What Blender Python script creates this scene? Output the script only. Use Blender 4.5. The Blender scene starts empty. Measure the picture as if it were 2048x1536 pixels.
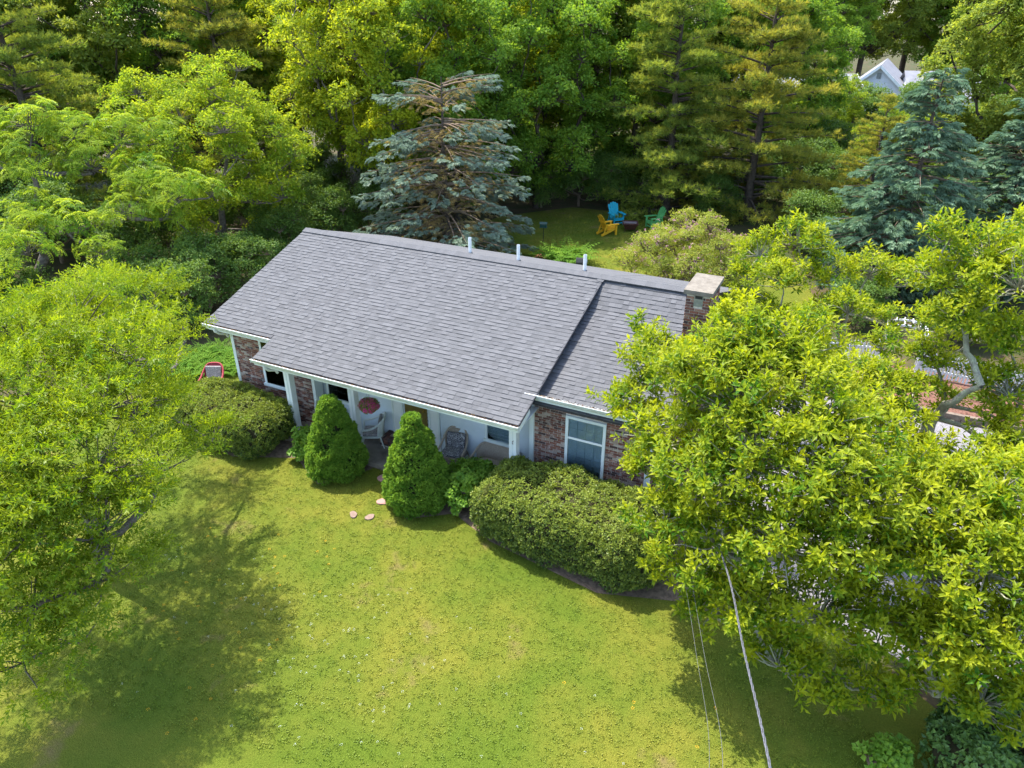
import bpy, math, random
import numpy as np

# ------------------------------------------------------------------ camera, light, exposure
sc = bpy.context.scene
cam_d = bpy.data.cameras.new("camera")
cam_d.sensor_width = 36.0
cam_d.lens = 25.234
cam_d.clip_start = 0.1
cam_d.clip_end = 2000
cam = bpy.data.objects.new("camera", cam_d)
sc.collection.objects.link(cam)
cam.location = (17.126, -18.843, 11.770)
cam.rotation_euler = (math.radians(90 - 28.276), 0, math.radians(25.992))
sc.camera = cam

SUN = np.array([-0.45, 0.16, 1.0]); SUN = SUN / np.linalg.norm(SUN)      # direction towards the sun
elev = math.asin(SUN[2]); azim = math.atan2(SUN[0], SUN[1])
world = bpy.data.worlds.new("World"); sc.world = world; world.use_nodes = True
wn = world.node_tree.nodes; wl = world.node_tree.links; wn.clear()
sky = wn.new("ShaderNodeTexSky"); sky.sky_type = 'NISHITA'; sky.sun_disc = False
sky.sun_elevation = elev; sky.sun_rotation = azim; sky.air_density = 1.0; sky.dust_density = 1.5
bg = wn.new("ShaderNodeBackground"); bg.inputs[1].default_value = 0.15
wo = wn.new("ShaderNodeOutputWorld")
wl.new(sky.outputs[0], bg.inputs[0]); wl.new(bg.outputs[0], wo.inputs[0])
sun_d = bpy.data.lights.new("sun", 'SUN'); sun_d.energy = 2.6; sun_d.angle = math.radians(0.53)
sun_d.color = (1.0, 0.965, 0.90)
sun = bpy.data.objects.new("sun", sun_d); sc.collection.objects.link(sun)
sun.location = (-10, 5, 40)
sun.rotation_euler = (math.acos(SUN[2]), 0, math.atan2(SUN[1], SUN[0]) + math.pi / 2)
sc.view_settings.view_transform = 'Standard'; sc.view_settings.look = 'None'
sc.view_settings.exposure = 2.05; sc.view_settings.gamma = 1.0
sc.view_settings.use_curve_mapping = False
sc.render.engine = 'CYCLES'
sc.cycles.max_bounces = 8; sc.cycles.diffuse_bounces = 4; sc.cycles.glossy_bounces = 2
sc.cycles.transmission_bounces = 4; sc.cycles.transparent_max_bounces = 8
sc.cycles.use_denoising = True
sc.cycles.denoiser = 'OPENIMAGEDENOISE'
sc.cycles.denoising_input_passes = 'RGB_ALBEDO_NORMAL'
sc.cycles.denoising_prefilter = 'ACCURATE'
sc.cycles.sample_clamp_indirect = 6.0

# ------------------------------------------------------------------ helpers
rng = np.random.default_rng(11)
random.seed(5)
COL = sc.collection
R = math.radians

def tag(o, label=None, cat=None, group=None, kind=None):
    if label: o["label"] = label
    if cat: o["category"] = cat
    if group: o["group"] = group
    if kind: o["kind"] = kind
    return o

def empty(name, loc=(0, 0, 0), rz=0.0, label=None, cat=None, group=None, scale=1.0):
    o = bpy.data.objects.new(name, None); COL.objects.link(o)
    o.location = loc; o.rotation_euler = (0, 0, rz); o.scale = (scale,) * 3
    o.empty_display_size = 0.2
    return tag(o, label, cat, group)

def link(name, me, parent=None):
    o = bpy.data.objects.new(name, me); COL.objects.link(o)
    if parent is not None: o.parent = parent
    return o

def copy_tree(o, parent=None):
    c = o.copy(); COL.objects.link(c)
    if parent is not None: c.parent = parent
    for ch in list(o.children): copy_tree(ch, c)
    return c

def mesh_np(name, V, faces, mat=None, tint=None, col=None, smooth=False):
    V = np.ascontiguousarray(V, dtype=np.float32)
    me = bpy.data.meshes.new(name)
    faces = [np.asarray(f, dtype=np.int32) for f in faces if len(f)]
    npoly = sum(len(f) for f in faces); nloop = sum(f.size for f in faces)
    me.vertices.add(len(V)); me.loops.add(nloop); me.polygons.add(npoly)
    me.vertices.foreach_set("co", V.ravel())
    li = np.concatenate([f.ravel() for f in faces])
    tot = np.concatenate([np.full(len(f), f.shape[1], np.int32) for f in faces])
    st = np.concatenate([[0], np.cumsum(tot)[:-1]]).astype(np.int32)
    me.loops.foreach_set("vertex_index", li)
    me.polygons.foreach_set("loop_start", st)
    me.polygons.foreach_set("loop_total", tot)
    me.polygons.foreach_set("use_smooth", np.full(npoly, bool(smooth)))
    me.update(calc_edges=True)
    if tint is not None:
        a = me.attributes.new("tint", 'FLOAT', 'POINT'); a.data.foreach_set("value", np.ascontiguousarray(tint, dtype=np.float32))
    if col is not None:
        c4 = np.ones((len(V), 4), np.float32); c4[:, :3] = col
        a = me.attributes.new("col", 'FLOAT_COLOR', 'POINT'); a.data.foreach_set("color", c4.ravel())
    if mat is not None: me.materials.append(mat)
    return me

class MB:
    """collects shapes for ONE mesh"""
    def __init__(s): s.V = []; s.F = {3: [], 4: []}; s.n = 0; s.C = []; s.cur = (1, 1, 1)
    def add(s, V, F):
        V = np.asarray(V, float); s.V.append(V); s.C.append(np.tile(np.asarray(s.cur, float), (len(V), 1)))
        for f in F: s.F[len(f)].append([i + s.n for i in f])
        s.n += len(V); return s
    def box(s, x0, x1, y0, y1, z0, z1, M=None):
        V = np.array([(x, y, z) for z in (z0, z1) for y in (y0, y1) for x in (x0, x1)], float)
        if M is not None: V = V @ M[0].T + M[1]
        return s.add(V, [(0, 2, 3, 1), (4, 5, 7, 6), (0, 1, 5, 4), (2, 6, 7, 3), (0, 4, 6, 2), (1, 3, 7, 5)])
    def bar(s, a, b, w, h=None, up=(0, 0, 1)):
        a = np.array(a, float); b = np.array(b, float); h = h or w
        d = b - a; L = np.linalg.norm(d); d = d / L
        u = np.array(up, float); x = np.cross(d, u)
        if np.linalg.norm(x) < 1e-4: x = np.cross(d, (1, 0, 0))
        x /= np.linalg.norm(x); y = np.cross(x, d)
        V = [p + x * sx * w / 2 + y * sy * h / 2 for p in (a, b) for sy in (-1, 1) for sx in (-1, 1)]
        return s.add(V, [(0, 2, 3, 1), (4, 5, 7, 6), (0, 1, 5, 4), (2, 6, 7, 3), (0, 4, 6, 2), (1, 3, 7, 5)])
    def tube(s, pts, rad, n=8, cap=True):
        V, Q = tube_np(pts, rad, n)
        F = [tuple(q) for q in Q]
        s.add(V, F)
        if cap:
            for ring, rev in ((0, True), (len(V) // n - 1, False)):
                idx = list(range(ring * n, ring * n + n))
                c = V[idx].mean(0)
                Vc = np.vstack([V[idx], c]); fs = [((i + 1) % n, i, n) if rev else (i, (i + 1) % n, n) for i in range(n)]
                s.add(Vc, fs)
        return s
    def prism(s, poly, z0, z1):
        n = len(poly); V = [(x, y, z0) for x, y in poly] + [(x, y, z1) for x, y in poly]
        c0 = (sum(p[0] for p in poly) / n, sum(p[1] for p in poly) / n)
        V += [(c0[0], c0[1], z0), (c0[0], c0[1], z1)]
        F = [(i, (i + 1) % n, n + (i + 1) % n, n + i) for i in range(n)]
        F += [((i + 1) % n, i, 2 * n) for i in range(n)] + [(n + i, n + (i + 1) % n, 2 * n + 1) for i in range(n)]
        return s.add(V, F)
    def mesh(s, name, mat, smooth=False):
        return mesh_np(name, np.vstack(s.V), [s.F[3], s.F[4]], mat, col=np.vstack(s.C), smooth=smooth)
    def build(s, name, mat, parent=None, smooth=False):
        return link(name, s.mesh(name, mat, smooth), parent)

def tube_np(pts, rad, n=6):
    P = np.asarray(pts, float); r = np.broadcast_to(np.asarray(rad, float), (len(P),))
    T = np.gradient(P, axis=0); T /= np.linalg.norm(T, axis=1)[:, None] + 1e-9
    ref = np.array([0.31, 0.17, 0.93]) if abs(T[0][2]) < 0.9 else np.array([0.95, 0.2, 0.1])
    V = []
    ang = np.arange(n) * 2 * np.pi / n
    for p, t, q in zip(P, T, r):
        x = np.cross(t, ref); x /= np.linalg.norm(x) + 1e-9; y = np.cross(t, x)
        V.append(p + q * (np.cos(ang)[:, None] * x + np.sin(ang)[:, None] * y))
    V = np.vstack(V); Q = []
    for k in range(len(P) - 1):
        for i in range(n):
            j = (i + 1) % n
            Q.append((k * n + i, k * n + j, (k + 1) * n + j, (k + 1) * n + i))
    return V, np.array(Q, np.int32)

# ------------------------------------------------------------------ materials
def nodes(name):
    m = bpy.data.materials.new(name); m.use_nodes = True
    nt = m.node_tree; b = nt.nodes["Principled BSDF"]; return m, nt, b

def noise_fac(nt, scale, detail=4, lo=0.35, hi=0.65, vec=None, rough=0.55):
    if vec is None:
        g = nt.nodes.new("ShaderNodeNewGeometry"); vec = g.outputs["Position"]
    n = nt.nodes.new("ShaderNodeTexNoise"); n.inputs["Scale"].default_value = scale
    n.inputs["Detail"].default_value = detail; n.inputs["Roughness"].default_value = rough
    nt.links.new(vec, n.inputs["Vector"])
    mr = nt.nodes.new("ShaderNodeMapRange"); mr.inputs[1].default_value = lo; mr.inputs[2].default_value = hi
    nt.links.new(n.outputs[0], mr.inputs[0]); return mr.outputs[0]

def mixc(nt, fac, a, b, mode='MIX'):
    m = nt.nodes.new("ShaderNodeMix"); m.data_type = 'RGBA'; m.blend_type = mode
    for sock, v in ((m.inputs[6], a), (m.inputs[7], b)):
        if isinstance(v, tuple): sock.default_value = (*v, 1)
        else: nt.links.new(v, sock)
    if isinstance(fac, (int, float)): m.inputs[0].default_value = fac
    else: nt.links.new(fac, m.inputs[0])
    return m.outputs[2]

def add_bump(nt, b, fac, strength=0.3, dist=0.02):
    bp = nt.nodes.new("ShaderNodeBump"); bp.inputs["Strength"].default_value = strength; bp.inputs["Distance"].default_value = dist
    nt.links.new(fac, bp.inputs["Height"]); nt.links.new(bp.outputs[0], b.inputs["Normal"])

def mat_plain(name, c1, c2=None, scale=6, rough=0.7, spec=0.3, bump=0.0, metal=0.0, bscale=None):
    m, nt, b = nodes(name)
    f = noise_fac(nt, scale)
    nt.links.new(mixc(nt, f, c1, c2 or tuple(v * 0.8 for v in c1)), b.inputs["Base Color"])
    b.inputs["Roughness"].default_value = rough; b.inputs["Specular IOR Level"].default_value = spec
    b.inputs["Metallic"].default_value = metal
    if bump: add_bump(nt, b, noise_fac(nt, bscale or scale * 4, 3, 0.2, 0.8), bump)
    return m

def mat_vcol(name, rough=0.85, spec=0.2, nscale=30, namt=0.35, white=0.0, wscale=3.0, bump=0.3):
    m, nt, b = nodes(name)
    a = nt.nodes.new("ShaderNodeAttribute"); a.attribute_name = "col"
    f = noise_fac(nt, nscale, 4, 0.3, 0.7)
    dark = mixc(nt, 1.0, a.outputs["Color"], (1 - namt,) * 3, 'MULTIPLY')
    out = mixc(nt, f, dark, a.outputs["Color"])
    if white:
        w = noise_fac(nt, wscale, 5, 0.5, 0.66)
        mt = nt.nodes.new("ShaderNodeMath"); mt.operation = 'MULTIPLY'; mt.inputs[1].default_value = white
        nt.links.new(w, mt.inputs[0])
        out = mixc(nt, mt.outputs[0], out, (0.52, 0.47, 0.42))
    nt.links.new(out, b.inputs["Base Color"]); b.inputs["Roughness"].default_value = rough
    b.inputs["Specular IOR Level"].default_value = spec
    if bump: add_bump(nt, b, noise_fac(nt, nscale * 2, 3, 0.2, 0.8), bump, 0.01)
    return m

def mat_leaf(name, c1, c2, trans=0.35, rough=0.45, spec=0.35, tcol=None, patch=None, pscale=0.6):
    """thin leaf: diffuse/gloss reflection plus light let through; tint picks between two leaf colours"""
    m, nt, b = nodes(name)
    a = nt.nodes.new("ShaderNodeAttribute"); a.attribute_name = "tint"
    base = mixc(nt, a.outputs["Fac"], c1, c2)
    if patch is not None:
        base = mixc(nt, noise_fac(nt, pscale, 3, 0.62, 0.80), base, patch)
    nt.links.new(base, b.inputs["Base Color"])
    b.inputs["Roughness"].default_value = rough; b.inputs["Specular IOR Level"].default_value = spec
    t = nt.nodes.new("ShaderNodeBsdfTranslucent")
    tc = mixc(nt, 1.0, base, tcol or (1.9, 1.7, 0.75), 'MULTIPLY')
    nt.links.new(tc, t.inputs["Color"])
    mx = nt.nodes.new("ShaderNodeMixShader"); mx.inputs[0].default_value = trans
    nt.links.new(b.outputs[0], mx.inputs[1]); nt.links.new(t.outputs[0], mx.inputs[2])
    nt.links.new(mx.outputs[0], nt.nodes["Material Output"].inputs["Surface"])
    return m

M = {}
M['white'] = mat_plain("white_paint", (0.80, 0.82, 0.80), (0.73, 0.75, 0.73), 3, 0.55)
M['trim'] = mat_plain("pale_trim_paint", (0.70, 0.75, 0.73), (0.63, 0.68, 0.67), 3, 0.55)
M['clap'] = mat_plain("blue_grey_clapboard", (0.60, 0.66, 0.70), (0.55, 0.61, 0.65), 2.5, 0.6)
M['gutter'] = mat_plain("white_gutter", (0.72, 0.75, 0.72), (0.55, 0.57, 0.53), 4, 0.5)
M['mortar'] = mat_plain("brick_mortar", (0.60, 0.55, 0.48), (0.47, 0.42, 0.36), 20, 0.9, 0.2, 0.3)
M['brick'] = mat_vcol("brick", 0.9, 0.2, 40, 0.35, 0.45, 6.5, 0.4)
M['brickd'] = mat_vcol("chimney_brick", 0.9, 0.2, 40, 0.4, 0.15, 4, 0.4)
M['shingle'] = mat_vcol("asphalt_shingle", 0.95, 0.15, 160, 0.40, 0, 3, 0.5)
M['dark'] = mat_plain("dark_underside", (0.05, 0.05, 0.055), None, 5, 0.9)
M['conc'] = mat_plain("concrete", (0.22, 0.19, 0.15), (0.10, 0.085, 0.065), 2.2, 0.9, 0.2, 0.2)
M['cap'] = mat_plain("chimney_cap_concrete", (0.20, 0.175, 0.14), (0.14, 0.12, 0.095), 7, 0.9, 0.2, 0.3)
M['door'] = mat_plain("olive_door", (0.17, 0.125, 0.035), (0.14, 0.10, 0.03), 4, 0.45)
M['brass'] = mat_plain("brass", (0.5, 0.33, 0.1), None, 9, 0.35, 0.5, 0, 1.0)
M['slat'] = mat_plain("blind_slat", (0.40, 0.49, 0.54), (0.35, 0.44, 0.49), 8, 0.6)
M['darkback'] = mat_plain("painted_dark_backing", (0.015, 0.018, 0.02), None, 4, 0.9)  # gloom of the unlit room painted as near-black
M['debris'] = mat_vcol("leaf_litter", 0.95, 0.1, 60, 0.5, 0, 3, 0.3)
M['pvc'] = mat_plain("white_pipe", (0.78, 0.78, 0.76), (0.7, 0.7, 0.68), 12, 0.4)
M['black'] = mat_plain("black_plastic", (0.02, 0.02, 0.022), (0.03, 0.03, 0.03), 9, 0.5)
M['metal'] = mat_plain("dull_metal", (0.35, 0.36, 0.37), (0.25, 0.26, 0.27), 9, 0.45, 0.5, 0, 0.7)
M['rust'] = mat_plain("rusty_iron", (0.10, 0.035, 0.022), (0.05, 0.02, 0.015), 14, 0.75, 0.3, 0.3)
M['wickw'] = mat_plain("white_wicker", (0.66, 0.70, 0.66), (0.5, 0.54, 0.5), 45, 0.6, 0.3, 0.5)
M['wickt'] = mat_plain("tan_wicker", (0.46, 0.38, 0.30), (0.33, 0.26, 0.20), 45, 0.65, 0.3, 0.5)
M['wickr'] = mat_plain("red_wicker", (0.33, 0.035, 0.045), (0.22, 0.02, 0.03), 45, 0.55, 0.3, 0.4)
M['cable'] = mat_plain("cable_aluminium", (0.15, 0.15, 0.165), (0.08, 0.08, 0.09), 30, 0.5, 0.4, 0, 0.2)
M['wire'] = mat_plain("thin_wire", (0.13, 0.13, 0.125), (0.09, 0.09, 0.085), 30, 0.5)
M['timber'] = mat_plain("weathered_timber", (0.20, 0.155, 0.115), (0.12, 0.09, 0.07), 6, 0.9, 0.2, 0.3)
M['picket'] = mat_plain("white_picket_paint", (0.66, 0.67, 0.68), (0.5, 0.5, 0.5), 6, 0.7)
M['paver'] = mat_plain("pink_paver", (0.42, 0.22, 0.19), (0.34, 0.19, 0.16), 9, 0.9, 0.2, 0.3)
M['paverl'] = mat_plain("pale_paver", (0.24, 0.165, 0.13), (0.19, 0.13, 0.10), 9, 0.9, 0.2, 0.3)
M['redbrick'] = mat_vcol("red_path_brick", 0.9, 0.2, 30, 0.3, 0, 3, 0.3)

def mat_cushion(name, ca, cb, scale):
    m, nt, b = nodes(name)
    g = nt.nodes.new("ShaderNodeTexCoord")
    v = nt.nodes.new("ShaderNodeTexVoronoi"); v.feature = 'DISTANCE_TO_EDGE'; v.inputs["Scale"].default_value = scale
    nt.links.new(g.outputs["Object"], v.inputs["Vector"])
    mr = nt.nodes.new("ShaderNodeMapRange"); mr.inputs[1].default_value = 0.07; mr.inputs[2].default_value = 0.13
    nt.links.new(v.outputs["Distance"], mr.inputs[0])
    nt.links.new(mixc(nt, mr.outputs[0], cb, ca), b.inputs["Base Color"]); b.inputs["Roughness"].default_value = 0.9
    return m
M['cushd'] = mat_cushion("dark_patterned_cushion", (0.022, 0.022, 0.035), (0.38, 0.37, 0.38), 22)
M['cushg'] = mat_cushion("grey_patterned_cushion", (0.17, 0.15, 0.15), (0.34, 0.31, 0.29), 20)

def mat_glass():
    m, nt, b = nodes("window_glass")
    nt.nodes.remove(b)
    gl = nt.nodes.new("ShaderNodeBsdfGlossy"); gl.inputs["Roughness"].default_value = 0.02
    tr = nt.nodes.new("ShaderNodeBsdfTransparent"); tr.inputs[0].default_value = (0.84, 0.89, 0.91, 1)
    fr = nt.nodes.new("ShaderNodeFresnel"); fr.inputs[0].default_value = 1.5
    mx = nt.nodes.new("ShaderNodeMixShader")
    nt.links.new(fr.outputs[0], mx.inputs[0]); nt.links.new(tr.outputs[0], mx.inputs[1]); nt.links.new(gl.outputs[0], mx.inputs[2])
    nt.links.new(mx.outputs[0], nt.nodes["Material Output"].inputs["Surface"])
    return m
M['glass'] = mat_glass()

def lawn_colour(nt):
    """colour of the turf itself by place: clover green, dry straw and bare patches"""
    big = noise_fac(nt, 0.35, 5, 0.36, 0.62)
    mid = noise_fac(nt, 1.7, 5, 0.36, 0.66)
    fine = noise_fac(nt, 28, 3, 0.25, 0.75)
    bare = noise_fac(nt, 0.7, 7, 0.60, 0.74, None, 0.62)
    c = mixc(nt, big, (0.112, 0.152, 0.016), (0.195, 0.190, 0.026))
    c = mixc(nt, mid, c, mixc(nt, 0.5, c, (0.085, 0.135, 0.012)))
    c = mixc(nt, bare, c, (0.215, 0.155, 0.068))
    return c, fine

def mat_lawn():
    m, nt, b = nodes("lawn_turf")
    c, fine = lawn_colour(nt)
    dk = mixc(nt, 1.0, c, (0.6, 0.62, 0.5), 'MULTIPLY')
    nt.links.new(mixc(nt, fine, dk, c), b.inputs["Base Color"])
    b.inputs["Roughness"].default_value = 0.95; b.inputs["Specular IOR Level"].default_value = 0.1
    add_bump(nt, b, noise_fac(nt, 40, 4, 0.2, 0.8), 0.8, 0.04)
    return m
M['lawn'] = mat_lawn()

def mat_blade():
    m, nt, b = nodes("grass_blade")
    c, fine = lawn_colour(nt)
    oi = nt.nodes.new("ShaderNodeAttribute"); oi.attribute_name = "tint"
    br = mixc(nt, 1.0, c, (1.42, 1.36, 1.25), 'MULTIPLY'); dk = mixc(nt, 1.0, c, (0.72, 0.86, 0.70), 'MULTIPLY')
    col = mixc(nt, oi.outputs["Fac"], dk, br)
    nt.links.new(col, b.inputs["Base Color"]); b.inputs["Roughness"].default_value = 0.6; b.inputs["Specular IOR Level"].default_value = 0.2
    t = nt.nodes.new("ShaderNodeBsdfTranslucent"); nt.links.new(mixc(nt, 1.0, col, (1.5, 1.5, 0.8), 'MULTIPLY'), t.inputs[0])
    mx = nt.nodes.new("ShaderNodeMixShader"); mx.inputs[0].default_value = 0.3
    nt.links.new(b.outputs[0], mx.inputs[1]); nt.links.new(t.outputs[0], mx.inputs[2])
    nt.links.new(mx.outputs[0], nt.nodes["Material Output"].inputs["Surface"])
    return m
M['blade'] = mat_blade()
M['floor'] = mat_plain("forest_floor", (0.040, 0.055, 0.016), (0.085, 0.062, 0.034), 0.9, 0.95, 0.1, 0.6, 0, 9)
M['gravel'] = mat_plain("driveway_gravel", (0.27, 0.25, 0.255), (0.15, 0.14, 0.145), 26, 0.95, 0.15, 0.9, 0, 40)
M['mulch'] = mat_plain("bark_mulch", (0.21, 0.105, 0.075), (0.12, 0.06, 0.045), 18, 0.95, 0.1, 0.9, 0, 30)
M['soil'] = mat_plain("bare_soil", (0.20, 0.14, 0.095), (0.11, 0.08, 0.055), 9, 0.95, 0.1, 0.7, 0, 30)
M['bark'] = mat_plain("grey_bark", (0.20, 0.17, 0.14), (0.11, 0.09, 0.075), 9, 0.95, 0.15, 0.8, 0, 25)
M['lichen'] = mat_plain("lichened_bark", (0.36, 0.36, 0.24), (0.22, 0.195, 0.155), 7, 0.95, 0.1, 0.9, 0, 30)
M['darkbark'] = mat_plain("dark_bark", (0.11, 0.085, 0.065), (0.06, 0.048, 0.04), 6, 0.95, 0.1, 0.8, 0, 20)
M['twig'] = mat_plain("dead_twig", (0.21, 0.155, 0.105), (0.13, 0.095, 0.07), 8, 0.95, 0.1)
M['core'] = mat_plain("light_block_core", (0.030, 0.034, 0.014), (0.05, 0.04, 0.022), 14, 0.95, 0.05)  # dark fill for solid cores added inside foliage to block light
# foliage
M['l_mag'] = mat_leaf("magnolia_leaf", (0.055, 0.150, 0.007), (0.33, 0.355, 0.013), 0.47, 0.5, 0.2, (1.6, 1.55, 0.5))
M['l_left'] = mat_leaf("narrow_leaf", (0.080, 0.165, 0.010), (0.27, 0.325, 0.022), 0.45, 0.45, 0.25, (1.6, 1.55, 0.5))
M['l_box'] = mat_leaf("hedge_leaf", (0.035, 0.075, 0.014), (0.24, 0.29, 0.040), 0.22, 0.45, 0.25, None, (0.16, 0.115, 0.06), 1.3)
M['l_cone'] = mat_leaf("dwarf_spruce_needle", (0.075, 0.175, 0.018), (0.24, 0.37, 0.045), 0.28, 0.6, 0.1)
M['l_hyd'] = mat_leaf("broad_shrub_leaf", (0.075, 0.185, 0.018), (0.18, 0.30, 0.030), 0.35, 0.5, 0.2)
M['l_fern'] = mat_leaf("fern_leaf", (0.07, 0.17, 0.018), (0.15, 0.26, 0.026), 0.40, 0.7, 0.1)
M['l_yg'] = mat_leaf("yellow_green_leaf", (0.100, 0.200, 0.016), (0.28, 0.34, 0.026), 0.48, 0.6, 0.12)
M['l_yg2'] = mat_leaf("golden_green_leaf", (0.120, 0.205, 0.016), (0.33, 0.37, 0.024), 0.48, 0.6, 0.12)
M['l_oak'] = mat_leaf("deep_green_leaf", (0.080, 0.180, 0.024), (0.20, 0.305, 0.036), 0.46, 0.6, 0.12)
M['l_far'] = mat_leaf("olive_leaf", (0.110, 0.180, 0.032), (0.26, 0.31, 0.052), 0.46, 0.6, 0.12)
M['l_wal'] = mat_leaf("compound_leaf", (0.085, 0.190, 0.018), (0.27, 0.35, 0.034), 0.45, 0.5, 0.15)
M['l_dark'] = mat_leaf("shade_shrub_leaf", (0.050, 0.115, 0.022), (0.14, 0.22, 0.038), 0.36, 0.5, 0.2)
M['l_pine'] = mat_leaf("pine_needle", (0.115, 0.190, 0.036), (0.31, 0.345, 0.060), 0.42, 0.65, 0.1)
M['l_pine2'] = mat_leaf("bronze_pine_needle", (0.125, 0.180, 0.034), (0.37, 0.345, 0.060), 0.42, 0.65, 0.1)
M['l_spr'] = mat_leaf("blue_spruce_needle", (0.12, 0.165, 0.118), (0.31, 0.375, 0.285), 0.20, 0.7, 0.1, (1.2, 1.3, 1.0))
M['l_sprg'] = mat_leaf("green_spruce_needle", (0.085, 0.150, 0.090), (0.24, 0.34, 0.215), 0.22, 0.7, 0.1, (1.2, 1.3, 0.9))
M['l_brown'] = mat_leaf("dry_needle", (0.22, 0.175, 0.085), (0.34, 0.285, 0.14), 0.25, 0.8, 0.05)
M['l_lil'] = mat_leaf("pale_shrub_leaf", (0.14, 0.20, 0.030), (0.31, 0.34, 0.065), 0.42, 0.6, 0.12)
M['l_ivy'] = mat_leaf("ivy_leaf", (0.045, 0.105, 0.022), (0.13, 0.22, 0.045), 0.2, 0.45, 0.3)
M['fl_pink'] = mat_leaf("pink_petal", (0.55, 0.045, 0.18), (0.72, 0.10, 0.30), 0.3, 0.6, 0.2, (1.2, 1.0, 1.1))
M['fl_pale'] = mat_leaf("pale_pink_petal", (0.46, 0.22, 0.26), (0.58, 0.33, 0.40), 0.3, 0.7, 0.1, (1.2, 1.0, 1.1))

# ------------------------------------------------------------------ ground
def sheet(name, poly, z, mat, kind='structure', label=None):
    from mathutils.geometry import tessellate_polygon
    from mathutils import Vector
    V = np.array([(x, y, z) for x, y in poly], float); T = [tuple(t) for t in tessellate_polygon([[Vector(v) for v in V]])]
    F = []
    for a, b, c in T:
        nz = (V[b] - V[a])[0] * (V[c] - V[a])[1] - (V[b] - V[a])[1] * (V[c] - V[a])[0]
        F.append((a, b, c) if nz > 0 else (a, c, b))
    o = link(name, mesh_np(name, V, [F], mat))
    return tag(o, label, None, None, kind)

def blob(cx, cy, rx, ry, n=28, amp=0.12, seed=0):
    r = np.random.default_rng(seed); t = np.arange(n) * 2 * np.pi / n
    k = 1 + amp * np.sin(3 * t + r.random() * 6) + amp * 0.6 * np.sin(5 * t + r.random() * 6) + amp * 0.3 * r.standard_normal(n)
    return [(cx + rx * a * math.cos(b), cy + ry * a * math.sin(b)) for a, b in zip(k, t)]

sheet("ground", [(-400, -300), (400, -300), (400, 500), (-400, 500)], -0.012, M['floor'])
LAWN = [(-14, -40), (22.5, -40), (22.5, -9.8), (21.4, -8.0), (17.8, -5.5), (15.6, -4.5), (14.9, -1.0), (15.4, 3.5), (17.0, 7.0), (16.5, 13.0),
        (14.0, 20.0), (10.5, 23.2), (5.0, 24.3), (0.5, 23.9), (-2.6, 20.0), (-3.2, 14.5), (-1.8, 8.0), (-0.8, 0.0), (-2.2, -2.6), (-5.2, -5.6), (-9.0, -9.0), (-14, -11)]
lawn = sheet("lawn", LAWN, 0.0, M['lawn'])
sheet("driveway", [(15.6, -4.6), (17.8, -5.6), (20.0, -6.4), (24, -7.4), (40, -12), (40, 4.6), (15.9, 4.6)], 0.004, M['gravel'])
sheet("mulch_bed", [(18.9, 4.85), (30, 4.85), (30, 7.9), (17.0, 8.2)], 0.05, M['mulch'])
sheet("foundation_bed", [(-0.6, -4.4), (-0.3, -6.5), (2.2, -6.75), (3.9, -6.0), (5.3, -6.75), (6.1, -5.75), (6.2, -5.42), (7.0, -5.45), (7.3, -6.4),
       (8.3, -6.95), (9.3, -6.2), (10.6, -6.75), (13.6, -7.25), (15.6, -6.6), (15.6, -4.3)], 0.004, M['soil'])

# ------------------------------------------------------------------ house
H, PIT, EA, EB, S0, L1, LR = 4.721, 0.3192, 4.931, 5.765, 2.664, 10.925, 14.06
TH = math.atan(PIT); WF, WS = -4.45, -4.05
house = empty("ranch_house", (0, 0, 0), 0, "single-storey brick and clapboard house under a long grey shingle roof", "house")

def zt(y): return H - PIT * abs(y)
def zr(y):                                        # lower roof over the right end, sagging below the ridge
    u = abs(y)
    if y > 0: return H - 0.006 - PIT * u
    return H - 0.006 - PIT * u - 0.284 * min(1.0, u / 1.1)

def deck(mb, x0, x1, ys, zf, t):
    for y0, y1 in zip(ys[:-1], ys[1:]):
        V = []
        for dz in (-0.005 - t, -0.005):
            for y in (y0, y1):
                for x in (x0, x1): V.append((x, y, zf(y) + dz))
        mb.add(V, [(0, 2, 3, 1), (4, 5, 7, 6), (0, 1, 5, 4), (2, 6, 7, 3), (0, 4, 6, 2), (1, 3, 7, 5)])
mb = MB(); deck(mb, 0, S0, [-EA, 0], zt, 0.06); deck(mb, S0, L1, [-EB, 0], zt, 0.06); deck(mb, 0, L1, [0, 4.9], zt, 0.06)
roof_main = mb.build("roof", M['dark'], house); roof_main["label"] = "wide grey roof plane reaching down over the porch"
mb = MB(); deck(mb, 9.6, LR, [-4.7, -1.1, 0], zr, 0.06); deck(mb, L1, LR, [0, 0.55, 4.8], zr, 0.06)
roof_side = mb.build("roof", M['dark'], house); roof_side["label"] = "lower grey roof plane beside the chimney"

# shingles: every tab is a wedge lying on the deck
EXP = 0.143; DY = EXP * math.cos(TH)
tabs = []                                        # (x, y, z, width, thickness, shade, slope angle, roof)
def lay(x0f, x1, y_eave, y_top, zf, which, sgn=1):
    k = 0; y = y_eave
    while y < y_top - 0.03:
        x = x0f(y) + 0.0; x -= random.random() * 0.1
        first = True
        while x < x1:
            w = random.choice((0.14, 0.165, 0.165, 0.19, 0.215)); xa = max(x, x0f(y)); xb = min(x + w, x1)
            if xb - xa > 0.03:
                ang = math.atan2(zf(min(y + 0.1, 0)) - zf(y), min(y + 0.1, 0) - y) if y < -0.02 else TH
                tabs.append(((xa + xb) / 2, y, zf(y), xb - xa, random.choice((0.011, 0.022)), random.random(), ang, which))
            x += w
        y += DY; k += 1
lay(lambda y: S0 if y < -EA - 0.01 else 0.0, L1, -EB - 0.02, -0.08, zt, 0)
lay(lambda y: 9.9, LR, -4.72, -0.08, zr, 1)
x = -0.02
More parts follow.
